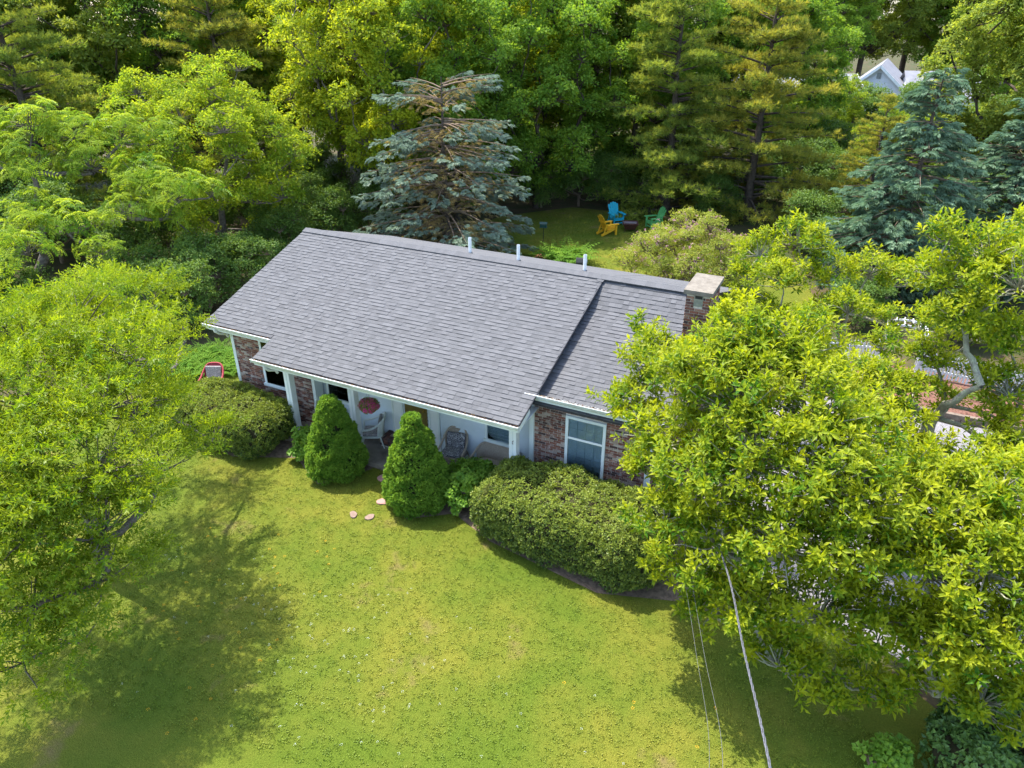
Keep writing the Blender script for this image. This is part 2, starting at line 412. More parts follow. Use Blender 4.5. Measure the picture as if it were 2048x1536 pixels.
while x < S0:
    w = random.choice((0.14, 0.165, 0.20, 0.24)); tabs.append((x + w / 2, -EA - 0.02, zt(EA + 0.02) - 0.001, min(w, S0 - x + 0.05), random.choice((0.007, 0.014)), random.random(), TH, 0)); x += w
CAMP = np.array(cam.location)
tabs.sort(key=lambda t: (t[0] - CAMP[0]) ** 2 + (t[1] - CAMP[1]) ** 2 + (t[2] - CAMP[2]) ** 2 + (200 if (t[7] == 1 and (t[0] < L1 or t[0] > 12.2)) else 0))
def tab_col(s, thick): 
    v = 0.126 + 0.030 * s - (0.012 if thick < 0.015 else 0); return (v, v * 0.995, v * 1.02)
def tab_shape(w, t):
    l = 0.168
    V = [(-w / 2, 0, 0.001), (w / 2, 0, 0.001), (-w / 2, 0, t), (w / 2, 0, t), (-w / 2, l, 0.001), (w / 2, l, 0.001)]
    return V, [(0, 1, 3, 2), (2, 3, 5, 4)], [(0, 2, 4), (1, 5, 3)]
tabcache = {}
def tab_mesh(w, t, s):
    key = (round(w, 2), t, int(s * 5))
    if key not in tabcache:
        V, q, tr = tab_shape(key[0], t)
        tabcache[key] = mesh_np("shingle", np.array(V), [tr, q], M['shingle'], col=np.tile(tab_col((key[2] + 0.5) / 5, t), (6, 1)))
    return tabcache[key]
for t in tabs[:300]:
    o = link("shingle", tab_mesh(t[3], t[4], t[5]), roof_main if t[7] == 0 else roof_side)
    o.location = (t[0], t[1], t[2]); o.rotation_euler = (t[6], 0, 0)
for which, par in ((0, roof_main), (1, roof_side)):
    Vs = []; Cs = []; Q = []; T = []; n = 0
    for t in tabs[300:]:
        if t[7] != which: continue
        V, q, tr = tab_shape(t[3], t[4]); V = np.array(V)
        ca, sa = math.cos(t[6]), math.sin(t[6])
        Vs.append(np.stack([V[:, 0] + t[0], V[:, 1] * ca - V[:, 2] * sa + t[1], V[:, 1] * sa + V[:, 2] * ca + t[2]], 1))
        Cs.append(np.tile(tab_col(t[5], t[4]), (6, 1)))
        Q += [[i + n for i in f] for f in q]; T += [[i + n for i in f] for f in tr]; n += 6
    o = link("shingle_field", mesh_np("shingle_field", np.vstack(Vs), [T, Q], M['shingle'], col=np.vstack(Cs)), par); o["kind"] = "stuff"
# back slope and ridge caps
mb = MB()
for xa, xb, zf in ((0, L1, zt), (L1, LR, zr)):
    for k in range(36):
        y0 = 4.9 - k * DY
        if y0 < 0.1: break
        v = 0.125 + 0.025 * random.random(); mb.cur = (v, v * .995, v * 1.02)
        mb.add([(xa, y0, zf(y0) + 0.002), (xb, y0, zf(y0) + 0.002), (xb, y0, zf(y0) + 0.014), (xa, y0, zf(y0) + 0.014),
                (xb, max(y0 - 0.17, 0), zf(max(y0 - 0.17, 0)) + 0.003), (xa, max(y0 - 0.17, 0), zf(max(y0 - 0.17, 0)) + 0.003)], [(1, 0, 3, 2), (2, 3, 5, 4)])
o = mb.build("back_shingle_field", M['shingle'], house); o["kind"] = "stuff"
def cap_mesh(shade):
    w = 0.25; f = 0.21; V = []
    prof = [(-f, -f * PIT + 0.022), (-f, -f * PIT + 0.036), (-0.05, -0.05 * PIT + 0.036), (0, 0.040), (0.05, -0.05 * PIT + 0.036), (f, -f * PIT + 0.036), (f, -f * PIT + 0.022)]
    for x, dz in ((0, 0.012), (w, 0.0)):
        for y, z in prof: V.append((x, y, z + dz))
    n = len(prof); F = [(i, n + i, n + i + 1, i + 1) for i in range(n - 1)] + [(0, 1, 2, 3), (3, 4, 5, 6)]
    return mesh_np("ridge_cap", np.array(V), [F], M['shingle'], col=np.tile((shade, shade * 0.995, shade * 1.02), (len(V), 1)))
caps = [cap_mesh(v) for v in (0.13, 0.136, 0.143, 0.15)]
x = 0.0
while x < LR - 0.1:
    o = link("ridge_cap", random.choice(caps), roof_main if x < L1 else roof_side); o.location = (x, 0, H); x += 0.143
mb = MB(); mb.cur = (0.13, 0.13, 0.132)
mb.add([(L1 - 0.17, -0.30, zt(0.30) + 0.03), (L1 + 0.03, -0.30, zt(0.30) + 0.02), (L1 - 0.12, 0.0, H + 0.055), (L1 + 0.10, 0.0, H + 0.045)], [(0, 1, 3, 2)])
mb.build("flashing_flap", M['shingle'], roof_main)
# metal drip edge along the right rake
mb = MB(); mb.bar((L1 + 0.008, -EB, zt(EB) - 0.02), (L1 + 0.008, -0.32, zt(0.32) - 0.02), 0.016, 0.05)
mb.build("drip_edge", M['dark'], roof_main)
mb = MB(); mb.bar((L1 - 0.02, -EB + 0.02, zt(EB) - 0.155), (L1 - 0.02, -5.12, zt(5.12) - 0.155), 0.03, 0.17)
mb.build("rake_board", M['white'], house)

# fascia, soffit, gutters
def gutter(x0, x1, ye, ze, lab=None):
    mb = MB(); d = 0.105; h = 0.115
    yb, yf = ye - 0.012, ye - d
    prof = [(yb, ze - 0.02), (yb, ze - h), (yf + 0.03, ze - h), (yf, ze - 0.045), (yf - 0.012, ze - 0.012), (yf - 0.012, ze), (yf + 0.012, ze), (yf + 0.012, ze - 0.03), (yf + 0.04, ze - h + 0.012), (yb - 0.008, ze - h + 0.012), (yb - 0.008, ze - 0.02)]
    n = len(prof); V = [(x, y, z) for x in (x0, x1) for y, z in prof]
    F = [(i, (i + 1) % n, n + (i + 1) % n, n + i) for i in range(n)]
    mb.add(V, F)
    for xx in (x0, x1 - 0.004): mb.box(xx, xx + 0.004, yf, yb, ze - h, ze - 0.01)
    g = mb.build("gutter", M['gutter'], house)
    mb = MB(); r = random.Random(int(x0 * 10) + 3)
    for k in range(int((x1 - x0) * 90)):
        c = r.choice(((0.16, 0.07, 0.03), (0.10, 0.045, 0.025), (0.26, 0.15, 0.07), (0.05, 0.03, 0.02), (0.36, 0.24, 0.12))); mb.cur = c
        px = r.uniform(x0 + 0.02, x1 - 0.02); py = r.uniform(yf + 0.016, yb - 0.01); pz = ze + r.uniform(-0.022, 0.008); q = r.uniform(0.014, 0.032); t = r.uniform(0, 6.3)
        ux, uy = math.cos(t) * q, math.sin(t) * q * 0.6
        mb.add([(px - ux, max(py - uy, yf + 0.013), pz), (px + uy, py - 0.0, pz + r.uniform(0, .02)), (px + ux, min(py + uy, yb - 0.01), pz + r.uniform(-.005, .01)), (px - uy, py, pz - 0.004)], [(0, 1, 2, 3)])
    mb.cur = (0.05, 0.03, 0.02); mb.box(x0 + 0.005, x1 - 0.005, yf + 0.02, yb - 0.01, ze - h + 0.02, ze - 0.02)
    o = mb.build("leaf_debris", M['debris'], g); o["kind"] = "stuff"
    return g
gutter(-0.03, S0 - 0.02, -EA, zt(EA) - 0.012)
gutter(S0 - 0.03, L1 + 0.03, -EB, zt(EB) - 0.012)
gutter(L1 - 0.3, LR + 0.02, -4.7, zr(4.7) - 0.012)
mb = MB()
mb.box(0.0, S0, -EA - 0.002, -EA + 0.022, zt(EA) - 0.22, zt(EA) - 0.07); mb.build("fascia", M['trim'], house)
mb = MB(); mb.box(S0, L1, -EB - 0.002, -EB + 0.022, zt(EB) - 0.22, zt(EB) - 0.07); mb.build("fascia", M['trim'], house)
mb = MB(); mb.box(L1 - 0.4, LR, -4.702, -4.678, zr(4.7) - 0.22, zr(4.7) - 0.07); mb.build("fascia", M['trim'], house)
mb = MB(); mb.box(0.0, S0 + 0.3, -EA + 0.024, WF, zt(EA) - 0.21, zt(EA) - 0.19); mb.build("soffit", M['white'], house)
mb = MB(); mb.box(L1 - 0.35, LR, -4.676, WF, zr(4.7) - 0.21, zr(4.7) - 0.19); mb.build("soffit", M['white'], house)
mb = MB(); mb.box(S0 + 0.03, L1 - 0.05, -EB + 0.024, WS + 0.02, 2.655, 2.675); mb.build("porch_ceiling", M['white'], house)
# downspout elbows under the gutters
for (x, y, z) in ((0.42, -EA - 0.06, zt(EA) - 0.13), (S0 + 0.42, -EB - 0.06, zt(EB) - 0.13)):
    mb = MB(); mb.tube([(x, y, z), (x, y, z - 0.08), (x + 0.02, y + 0.12, z - 0.2), (x + 0.03, y + 0.36, z - 0.3), (x + 0.03, y + 0.43, z - 0.42)], 0.038, 8)
    mb.build("downspout_elbow", M['white'], house, True)

# walls
BR_COL = [(0.21, 0.085, 0.06), (0.27, 0.11, 0.075), (0.135, 0.062, 0.050), (0.085, 0.052, 0.05), (0.33, 0.18, 0.125), (0.44, 0.35, 0.29), (0.165, 0.068, 0.052), (0.24, 0.10, 0.07), (0.38, 0.28, 0.22)]
def brick_shape(w, h=0.055, d=0.014):
    V = np.array([(-w / 2, 0, 0), (w / 2, 0, 0), (w / 2, 0, h), (-w / 2, 0, h), (-w / 2 + .002, -d, .002), (w / 2 - .002, -d, .002), (w / 2 - .002, -d, h - .002), (-w / 2 + .002, -d, h - .002)], float)
    return V, [(4, 5, 6, 7), (0, 1, 5, 4), (3, 7, 6, 2), (0, 4, 7, 3), (1, 2, 6, 5)]
brcache = {}
def brick_mesh(w, ci, mk):
    key = (round(w, 3), ci, mk)
    if key not in brcache:
        V, F = brick_shape(w); brcache[key] = mesh_np("brick", V, [F], M[mk], col=np.tile(BR_COL[ci], (8, 1)))
    return brcache[key]
def brick_list(x0, x1, z0, z1, holes=()):
    out = []; row = 0; z = z0
    while z + 0.05 < z1:
        x = x0 - (0.1065 if row % 2 else 0)
        while x < x1 - 0.01:
            a, b_ = max(x, x0), min(x + 0.200, x1)
            segs = [(a, b_)]
            for hx0, hx1, hz0, hz1 in holes:
                if z < hz1 and z + 0.057 > hz0:
                    ns = []
                    for p, q in segs:
                        if q <= hx0 or p >= hx1: ns.append((p, q))
                        else:
                            if p < hx0: ns.append((p, hx0))
                            if q > hx1: ns.append((hx1, q))
                    segs = ns
            for p, q in segs:
                if q - p > 0.03: out.append(((p + q) / 2, z, q - p, random.randrange(len(BR_COL))))
            x += 0.213
        z += 0.0677; row += 1
    return out
def brick_field(par, lst, place, mk):
    Vs = []; Cs = []; F = []; n = 0
    for (u, z, w, ci) in lst:
        V, f = brick_shape(w); Vs.append(place(V, u, z)); Cs.append(np.tile(BR_COL[ci], (8, 1)))
        F += [[i + n for i in q] for q in f]; n += 8
    if Vs:
        o = link("brick_field", mesh_np("brick_field", np.vstack(Vs), [F], M[mk], col=np.vstack(Cs)), par); o["kind"] = "stuff"
WIN1 = (1.60, 2.55, 1.20, 2.72); WINR = (11.62, 12.68, 0.95, 2.66)
front = []
for (x0, x1, holes) in ((0.55, 3.46, [WIN1]), (10.76, 13.80, [WINR])):
    front += brick_list(x0, x1, 0.06, 2.93, holes)
mb = MB(); mb.box(0.52, 3.50, WF + 0.001, WF + 0.25, 0, 3.0); bw = mb.build("brick_wall", M['mortar'], house); bw["label"] = "brick wall left of the porch"
mb = MB(); mb.box(10.70, 13.82, WF + 0.001, WF + 0.25, 0, 2.98); bw2 = mb.build("brick_wall", M['mortar'], house); bw2["label"] = "brick wall right of the porch"
def seen(t):
    u, z, w, ci = t; s = 0
    if z < 0.9: s += 50
    if 2.3 < u < 2.62 or u > 13.0: s += 20
    if u < 2.3 and z > 2.4: s += 10
    return s + abs(z - 1.7)
front.sort(key=seen)
for (u, z, w, ci) in front[:265]:
    o = link("brick", brick_mesh(w, ci, 'brick'), bw if u < 5 else bw2); o.location = (u, WF, z)
brick_field(bw, [t for t in front[265:] if t[0] < 5], lambda V, u, z: V + np.array((u, WF, z)), 'brick')
brick_field(bw2, [t for t in front[265:] if t[0] > 5], lambda V, u, z: V + np.array((u, WF, z)), 'brick')
# right gable wall, left wall and back wall
mb = MB(); mb.box(13.56, 13.80, WF + 0.25, 4.4, 0, 2.9)
mb.add([(13.56, -4.4, 2.9), (13.80, -4.4, 2.9), (13.80, 4.4, 2.9), (13.56, 4.4, 2.9), (13.56, 0, 4.35), (13.80, 0, 4.35)], [(0, 1, 5, 4), (3, 4, 5, 2), (0, 4, 3), (1, 2, 5)])
gw = mb.build("gable_wall", M['mortar'], house)
gl = brick_list(-4.42, 4.4, 0.06, 2.9)
brick_field(gw, gl, lambda V, u, z: np.stack([13.80 - V[:, 1], V[:, 0] + u, V[:, 2] + z], 1), 'brick')
mb = MB(); mb.box(0.52, 0.72, WF + 0.25, 4.4, 0, 2.9); mb.box(0.72, 13.56, 4.2, 4.4, 0, 3.0)
mb.add([(0.52, -4.4, 2.9), (0.72, -4.4, 2.9), (0.72, 4.4, 2.9), (0.52, 4.4, 2.9), (0.52, 0, 4.3), (0.72, 0, 4.3)], [(0, 1, 5, 4), (3, 4, 5, 2), (0, 4, 3), (1, 2, 5)])
mb.build("rear_wall", M['clap'], house)

# recessed clapboard wall behind the porch
mb = MB(); mb.box(3.3, 10.9, WS + 0.02, WS + 0.2, 0.1, 3.1); mb.box(3.3, 3.5, WF + 0.25, WS + 0.02, 0.1, 3.0); mb.box(10.70, 10.9, WF + 0.25, WS + 0.02, 0.1, 3.0)
cw = mb.build("clapboard_wall", M['clap'], house)
z = 0.16
mbc = MB(); mbc.add([(3.5, WS + 0.019, 0), (10.70, WS + 0.019, 0), (10.70, WS - 0.034, 0), (3.5, WS - 0.034, 0), (10.70, WS - 0.002, 0.128), (3.5, WS - 0.002, 0.128)], [(0, 3, 2, 1)[::-1], (3, 2, 4, 5), (0, 1, 4, 5)])
clapme = mbc.mesh("clapboard", M['clap'])
while z < 2.65:
    o = link("clapboard", clapme, cw); o.location = (0, 0, z); z += 0.122
for (x0, x1, yf) in ((0.44, 0.55, WF - 0.03), (3.46, 3.57, WF - 0.03), (10.62, 10.74, WF - 0.03)):
    mb = MB(); mb.box(x0, x1, yf, yf + 0.34, 0.05, 2.95); mb.build("corner_trim", M['trim'], house)
mb = MB(); mb.box(13.72, 13.84, WF - 0.03, WF + 0.1, 0.05, 2.9); mb.build("corner_trim", M['trim'], house)

def window(x0, x1, z0, z1, yw, cols, mid=None, slats=True, label=None):
    mb = MB(); f = 0.075; yo = yw - 0.055
    mb.box(x0, x0 + f, yo, yw + 0.02, z0, z1); mb.box(x1 - f, x1, yo, yw + 0.02, z0, z1)
    mb.box(x0 + f, x1 - f, yo, yw + 0.02, z1 - f, z1); mb.box(x0 - 0.03, x1 + 0.03, yo - 0.035, yw + 0.02, z0 - 0.05, z0 + 0.03)
    zm = mid if mid else (z0 + z1) / 2
    w = mb.build("window", M['trim'], house)
    if label: w["label"] = label
    mb = MB(); mb.box(x0 + f, x1 - f, yo + 0.006, yo + 0.032, zm - 0.028, zm + 0.028); mb.build("sash_rail", M['white'], w)
    mb = MB(); mb.box(x0 + f, x1 - f, yo + 0.02, yo + 0.024, z0 + 0.03, z1 - f); mb.build("pane", M['glass'], w)
    mb = MB(); mb.box(x0 + f, x1 - f, yw + 0.012, yw + 0.03, z0 + 0.03, z1 - f); mb.build("dark_backing", M['darkback'], w)  # flat dark panel; the shade of the room is in its colour
    for k in range(1, cols):
        xx = x0 + f + (x1 - x0 - 2 * f) * k / cols
        mb = MB(); mb.box(xx - 0.006, xx + 0.006, yo + 0.026, yo + 0.038, z0 + 0.03, z1 - f); mb.build("muntin", M['slat'], w)
    for zz in ((z0 + zm) / 2, (zm + z1 - f) / 2):
        mb = MB(); mb.box(x0 + f, x1 - f, yo + 0.027, yo + 0.0375, zz - 0.006, zz + 0.006); mb.build("muntin", M['slat'], w)
    if slats:
        mb = MB(); wd = (x1 - x0 - 2 * f) / 2 - 0.01
        mb.add([(-wd, -0.012, -0.017), (wd, -0.012, -0.017), (wd, 0.006, 0.017), (-wd, 0.006, 0.017)], [(0, 1, 2, 3)])
        sm = mb.mesh("blind_slat", M['slat']); z = z0 + 0.06
        while z < z1 - f - 0.02:
            o = link("blind_slat", sm, w); o.location = ((x0 + x1) / 2, yw - 0.006, z); z += 0.052
    return w
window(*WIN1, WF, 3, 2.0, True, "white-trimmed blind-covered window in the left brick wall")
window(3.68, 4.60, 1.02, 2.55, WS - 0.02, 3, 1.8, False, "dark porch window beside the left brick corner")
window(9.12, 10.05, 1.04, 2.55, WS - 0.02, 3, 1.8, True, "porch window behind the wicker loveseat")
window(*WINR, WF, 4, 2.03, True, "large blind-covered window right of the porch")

# front door with flat side panels
mb = MB(); mb.box(6.50, 7.24, WS - 0.055, WS + 0.02, 0.45, 2.52); dr = mb.build("door", M['door'], house)
for (x0, x1) in ((6.57, 6.83), (6.91, 7.17)):
    for (z0, z1) in ((0.58, 1.2), (1.32, 2.05), (2.15, 2.42)):
        mb = MB(); mb.box(x0, x1, WS - 0.067, WS - 0.054, z0, z1); mb.build("panel", M['door'], dr)
mb = MB(); mb.tube([(7.16, WS - 0.055, 1.42), (7.16, WS - 0.105, 1.42)], 0.028, 8); mb.build("handle", M['brass'], dr, True)
for (x0, x1) in ((6.04, 6.44), (7.30, 7.66)):
    mb = MB(); mb.box(x0, x1, WS - 0.05, WS + 0.02, 0.16, 2.6); o = mb.build("side_panel", M['white'], house)
    for xx in (x0, x1 - 0.05):
        mb = MB(); mb.box(xx, xx + 0.05, WS - 0.07, WS - 0.049, 0.16, 2.6); mb.build("stile", M['trim'], o)

# porch slab and posts
mb = MB(); mb.box(2.85, 10.72, -5.40, WF + 0.02, -0.05, 0.15); mb.box(3.52, 10.70, WF + 0.02, WS, -0.05, 0.15); mb.build("porch_slab", M['conc'], house)
for xc in (3.11, 5.42, 10.44):
    mb = MB(); h = 0.10; mb.box(xc - h, xc + h, -5.1, -4.9, 0.15, 2.655)
    p = mb.build("post", M['white'], house)
    mb = MB(); mb.box(xc - h - 0.02, xc + h + 0.02, -5.12, -4.88, 0.15, 0.30); mb.build("base_block", M['white'], p)
    mb = MB(); mb.box(xc - 0.012, xc + 0.012, -5.108, -5.099, 0.31, 2.6); mb.build("bead", M['trim'], p)
mb = MB(); mb.tube([(10.46, -5.10, 1.92), (10.46, -5.15, 1.93), (10.46, -5.16, 1.88), (10.47, -5.14, 1.85)], 0.009, 6); mb.build("hook", M['rust'], house)

# chimney
CX0, CX1, CY0, CY1 = 14.05, 14.56, -3.65, -2.55
mb = MB(); mb.box(CX0, CX1, CY0, CY1, 0, 5.98); mb.box(13.82, CX0, CY0, CY1, 0, 3.1); ch = mb.build("chimney", M['mortar'], house)
hole = (14.22, 14.42, 5.72, 5.98)
cb = brick_list(CX0, CX1, 0.06, 5.98, [hole]); cb.sort(key=lambda t: -t[1])
for (u, z, w, ci) in cb[:40]:
    o = link("brick", brick_mesh(w, ci % 4 if ci > 4 else ci, 'brickd'), ch); o.location = (u, CY0, z)
brick_field(ch, cb[40:], lambda V, u, z: V + np.array((u, CY0, z)), 'brickd')
brick_field(ch, brick_list(CY0, CY1, 0.06, 5.98), lambda V, u, z: np.stack([CX1 - V[:, 1], V[:, 0] + u, V[:, 2] + z], 1), 'brickd')
brick_field(ch, brick_list(CY0, CY1, 3.5, 5.98), lambda V, u, z: np.stack([CX0 + V[:, 1], -V[:, 0] + u, V[:, 2] + z], 1), 'brickd')
mb = MB(); mb.box(13.98, 14.62, -3.71, -2.49, 5.99, 6.09); mb.build("cap", M['cap'], ch)
mb = MB(); mb.box(14.22, 14.42, CY0 - 0.010, CY0 - 0.002, 5.72, 5.98); mb.build("flue_opening", M['metal'], ch)
mb = MB(); mb.box(14.24, 14.40, CY0 - 0.016, CY0 - 0.009, 5.90, 5.975); mb.build("flue_slot", M['black'], ch)

# vent pipes behind the ridge
for (x, y) in ((6.31, 0.32), (8.0, 0.32), (10.17, 0.32)):
    mb = MB(); zb = zt(y) - 0.02; mb.tube([(x, y, zb), (x, y, zb + 0.56)], 0.052, 12, False)
    mb.tube([(x, y, zb + 0.56), (x, y, zb + 0.5)], 0.044, 12, False)
    v = mb.build("vent_pipe", M['pvc'], house, False)
    mb = MB(); mb.tube([(x, y, zb - 0.02), (x, y, zb + 0.06), (x, y, zb + 0.09)], (0.12, 0.085, 0.057), 12, False); mb.build("pipe_boot", M['black'], v)

# ------------------------------------------------------------------ porch things
st = empty("brick_step", (6.55, -4.35, 0.15), 0, "low brick step below the front door", "step")
mb = MB(); mb.box(-0.68, 0.68, -0.20, 0.28, 0, 0.25); mb.build("mortar_core", M['mortar'], st)
for k in range(20):
    mb = MB(); mb.cur = BR_COL[random.choice((0, 2, 3, 6, 5))]; x = -0.69 + k * 0.07
    mb.box(x, x + 0.058, -0.235, -0.02, 0.13, 0.285); mb.build("brick", M['brickd'], st)
for row in range(2):
    for k in range(7):
        mb = MB(); mb.cur = BR_COL[random.choice((0, 2, 3, 6, 8))]; x = -0.69 + k * 0.2 + 0.002
        mb.box(x, x + 0.19, -0.01 + row * 0.145, 0.128 + row * 0.145, 0.20, 0.28); mb.build("brick", M['brickd'], st)
for k in range(7):
    mb = MB(); mb.cur = BR_COL[random.choice((0, 2, 3, 6, 5))]; x = -0.69 + k * 0.2
    mb.box(x, x + 0.19, -0.225, -0.1, 0.05, 0.117); mb.build("brick", M['brickd'], st)

def wicker(name, label, cat, loc, rz, mat, cush, w=0.62, d=0.56, hb=0.95, ha=0.62, group=None, round_back=False):
    """tub-shaped wicker seat; local -Y is the front"""
    t = empty(name, loc, rz, label, cat, group)
    n = 33; sh = []; rim = []
    for i in range(n):
        a = math.pi * i / (n - 1)                         # right front -> back -> left front
        ex = 0.55 if w < 1.0 else 0.3
        x = math.copysign(abs(math.cos(a)) ** ex, math.cos(a)) * w / 2; y = -d / 2 + d * (math.sin(a) ** 0.6)
        k = math.sin(a) ** 1.6
        zt_ = ha + (hb - ha) * k; out = 1.0 + 0.10 * k
        rim.append((x * out, y + 0.10 * k, zt_)); sh.append((x * 0.93, y - 0.01, 0.33))
    V = sh + [(0.5 * (a[0] + b[0]), 0.5 * (a[1] + b[1]), 0.5 * (a[2] + b[2])) for a, b in zip(sh, rim)] + rim
    F = []
    for r_ in range(2):
        for i in range(n - 1): F.append((r_ * n + i, r_ * n + i + 1, (r_ + 1) * n + i + 1, (r_ + 1) * n + i))
    if round_back: pass
    lo = 7 if w < 1 else 5
    Fb = [f for f in F if (f[0] % n) >= lo and (f[0] % n) < n - 1 - lo]        # woven back only; arms stay open
    o = link("back_weave", mesh_np("back_weave", np.array(V), [Fb], mat, smooth=True), t)
    md = o.modifiers.new("thick", 'SOLIDIFY'); md.thickness = 0.02
    front = [(rim[0][0], rim[0][1] - 0.02, 0.02), (rim[0][0], rim[0][1] - 0.05, 0.3), (rim[0][0], rim[0][1] - 0.03, ha - 0.06)]
    frontl = [(-x, y, z) for x, y, z in front]
    mb = MB(); mb.tube(front + rim + frontl[::-1], 0.032, 8); mb.build("rim", mat, t, True)
    mb = MB()
    for i in range(lo, n - lo, 2): mb.tube([sh[i], V[n + i], rim[i]], 0.009, 5, False)
    mb.build("back_stakes", mat, t, True)
    mb = MB(); mb.prism([(w / 2 - 0.03, -d / 2), (w / 2 - 0.03, d / 2 - 0.1), (w / 4, d / 2), (-w / 4, d / 2), (-w / 2 + 0.03, d / 2 - 0.1), (-w / 2 + 0.03, -d / 2)][::1], 0.33, 0.38); mb.build("seat", mat, t)
    mb = MB()
    nb = int(w / 0.035)
    for i in range(nb): 
        x = -w / 2 + 0.05 + (w - 0.1) * i / (nb - 1); mb.box(x - 0.008, x + 0.008, -d / 2 - 0.008, -d / 2 + 0.006, 0.20, 0.34)
    mb.box(-w / 2 + 0.03, w / 2 - 0.03, -d / 2 - 0.012, -d / 2 + 0.01, 0.185, 0.205)
    mb.build("front_apron", mat, t)
    for sx in (-1, 1):
        mb = MB(); mb.tube([(sx * (w / 2 - 0.07), d / 2 - 0.06, 0.34), (sx * (w / 2 + 0.0), d / 2 + 0.04, 0.0)], (0.02, 0.016), 7); mb.build("leg", mat, t, True)
        mb = MB(); mb.tube([(sx * (w / 2 - 0.05), -d / 2 + 0.02, 0.34), (sx * (w / 2 - 0.03), -d / 2 - 0.02, 0.0)], (0.02, 0.016), 7); mb.build("leg", mat, t, True)
    if cush:
        for nm, box in (("seat_cushion", (-w / 2 + .06, w / 2 - .06, -d / 2 + 0.0, d / 2 - .12, 0.38, 0.46)), ):
            mb = MB(); mb.box(*box); o = mb.build(nm, cush, t); bv = o.modifiers.new("round", 'BEVEL'); bv.width = 0.025; bv.segments = 2
        mb = MB(); a = math.radians(-12); Mx = np.array([[1, 0, 0], [0, math.cos(a), -math.sin(a)], [0, math.sin(a), math.cos(a)]])
        mb.box(-w / 2 + .10, w / 2 - .10, -0.04, 0.04, 0, min(0.44, hb - 0.5), (Mx, np.array((0, d / 2 - 0.13, 0.46)))); o = mb.build("back_cushion", cush, t)
        bv = o.modifiers.new("round", 'BEVEL'); bv.width = 0.025; bv.segments = 2
    return t
wicker("wicker_chair", "white wicker armchair half hidden behind the left dwarf conifer", "chair", (3.95, -4.52, 0.15), R(55), M['wickw'], M['cushg'], group="wicker seats on the porch")
wicker("wicker_chair", "white wicker armchair under the hanging flower basket", "chair", (5.62, -4.52, 0.15), R(-62), M['wickw'], M['cushg'], group="wicker seats on the porch")
wicker("wicker_chair", "tan wicker armchair with black and white patterned cushions", "chair", (8.28, -4.42, 0.15), R(8), M['wickt'], M['cushd'], w=0.74, hb=1.0, ha=0.55, group="wicker seats on the porch")
wicker("wicker_loveseat", "pale tan wicker loveseat below the right porch window", "sofa", (9.62, -4.50, 0.15), R(0), M['wickt'], None, w=1.3, d=0.58, hb=0.80, ha=0.58, group="wicker seats on the porch")
wicker("wicker_chair", "red round-backed wicker chair between ferns and left hedge", "chair", (-1.25, -4.1, 0.0), R(25), M['wickr'], M['cushg'], w=0.72, hb=0.92, ha=0.55)

# ------------------------------------------------------------------ back garden things
def adirondack(label, loc, rz, col, sc_=1.0):
    m = mat_plain("adirondack_paint", col, tuple(v * 0.85 for v in col), 8, 0.5)
    t = empty("adirondack_chair", loc, rz, label, "chair", "garden chairs round the fire bowl", sc_)   # local -Y is the front
    for sx in (-1, 1):
        mb = MB(); mb.box(sx * 0.27 - 0.02, sx * 0.27 + 0.02, -0.40, -0.30, 0, 0.56); mb.build("front_leg", m, t)
        mb = MB(); mb.bar((sx * 0.235, -0.38, 0.36), (sx * 0.235, 0.52, 0.05), 0.025, 0.13); mb.build("side_rail", m, t)
        mb = MB(); mb.prism([(sx * 0.20, 0.30), (sx * 0.40, 0.20), (sx * 0.41, -0.38), (sx * 0.37, -0.46), (sx * 0.27, -0.46), (sx * 0.235, -0.38)] if sx > 0 else [(sx * 0.20, 0.30), (sx * 0.235, -0.38), (sx * 0.27, -0.46), (sx * 0.37, -0.46), (sx * 0.41, -0.38), (sx * 0.40, 0.20)], 0.56, 0.59); mb.build("arm", m, t)
        mb = MB(); mb.bar((sx * 0.26, 0.24, 0.57), (sx * 0.26, 0.40, 0.06), 0.03, 0.06); mb.build("rear_leg", m, t)
    mb = MB(); mb.box(-0.25, 0.25, -0.425, -0.40, 0.26, 0.38); mb.build("front_apron", m, t)
    mb = MB(); mb.box(-0.25, 0.25, -0.40, -0.375, 0.10, 0.16); mb.build("front_stretcher", m, t)
    for k in range(6):
        f = k / 5; y = -0.39 + 0.5 * f; z = 0.40 - 0.15 * f
        mb = MB(); mb.bar((-0.25, y, z), (0.25, y, z), 0.075, 0.022, (0, 0.3, 1)); mb.build("seat_slat", m, t)
    top = (0.92, 1.0, 1.03, 1.0, 0.92)
    for k in range(5):
        u = (k - 2); x0 = u * 0.098; x1 = u * 0.122; L = top[k]
        a = np.array((x0, 0.13, 0.22)); b = np.array((x1, 0.46, L + 0.02))
        d = (b - a) / np.linalg.norm(b - a); xv = np.array((1, 0, 0.)); nv = np.cross(xv, d)
        V = []
        for p, w in ((a, 0.044), (b, 0.055), (b + d * 0.04, 0.030)):
            for sy in (-0.011, 0.011):
                for sx in (-1, 1): V.append(p + xv * sx * w + nv * sy)
        F = []
        for r_ in range(2):
            o4 = r_ * 4
            F += [(o4, o4 + 1, o4 + 5, o4 + 4), (o4 + 3, o4 + 2, o4 + 6, o4 + 7), (o4 + 2, o4, o4 + 4, o4 + 6), (o4 + 1, o4 + 3, o4 + 7, o4 + 5)]
        F += [(0, 2, 3, 1), (8, 9, 11, 10)]
        mb = MB(); mb.add(V, F); mb.build("back_slat", m, t)
    for yz in ((0.17, 0.33), (0.345, 0.72)):
        mb = MB(); mb.bar((-0.26, yz[0] + 0.045, yz[1]), (0.26, yz[0] + 0.045, yz[1]), 0.03, 0.07); mb.build("back_rail", m, t)
    return t
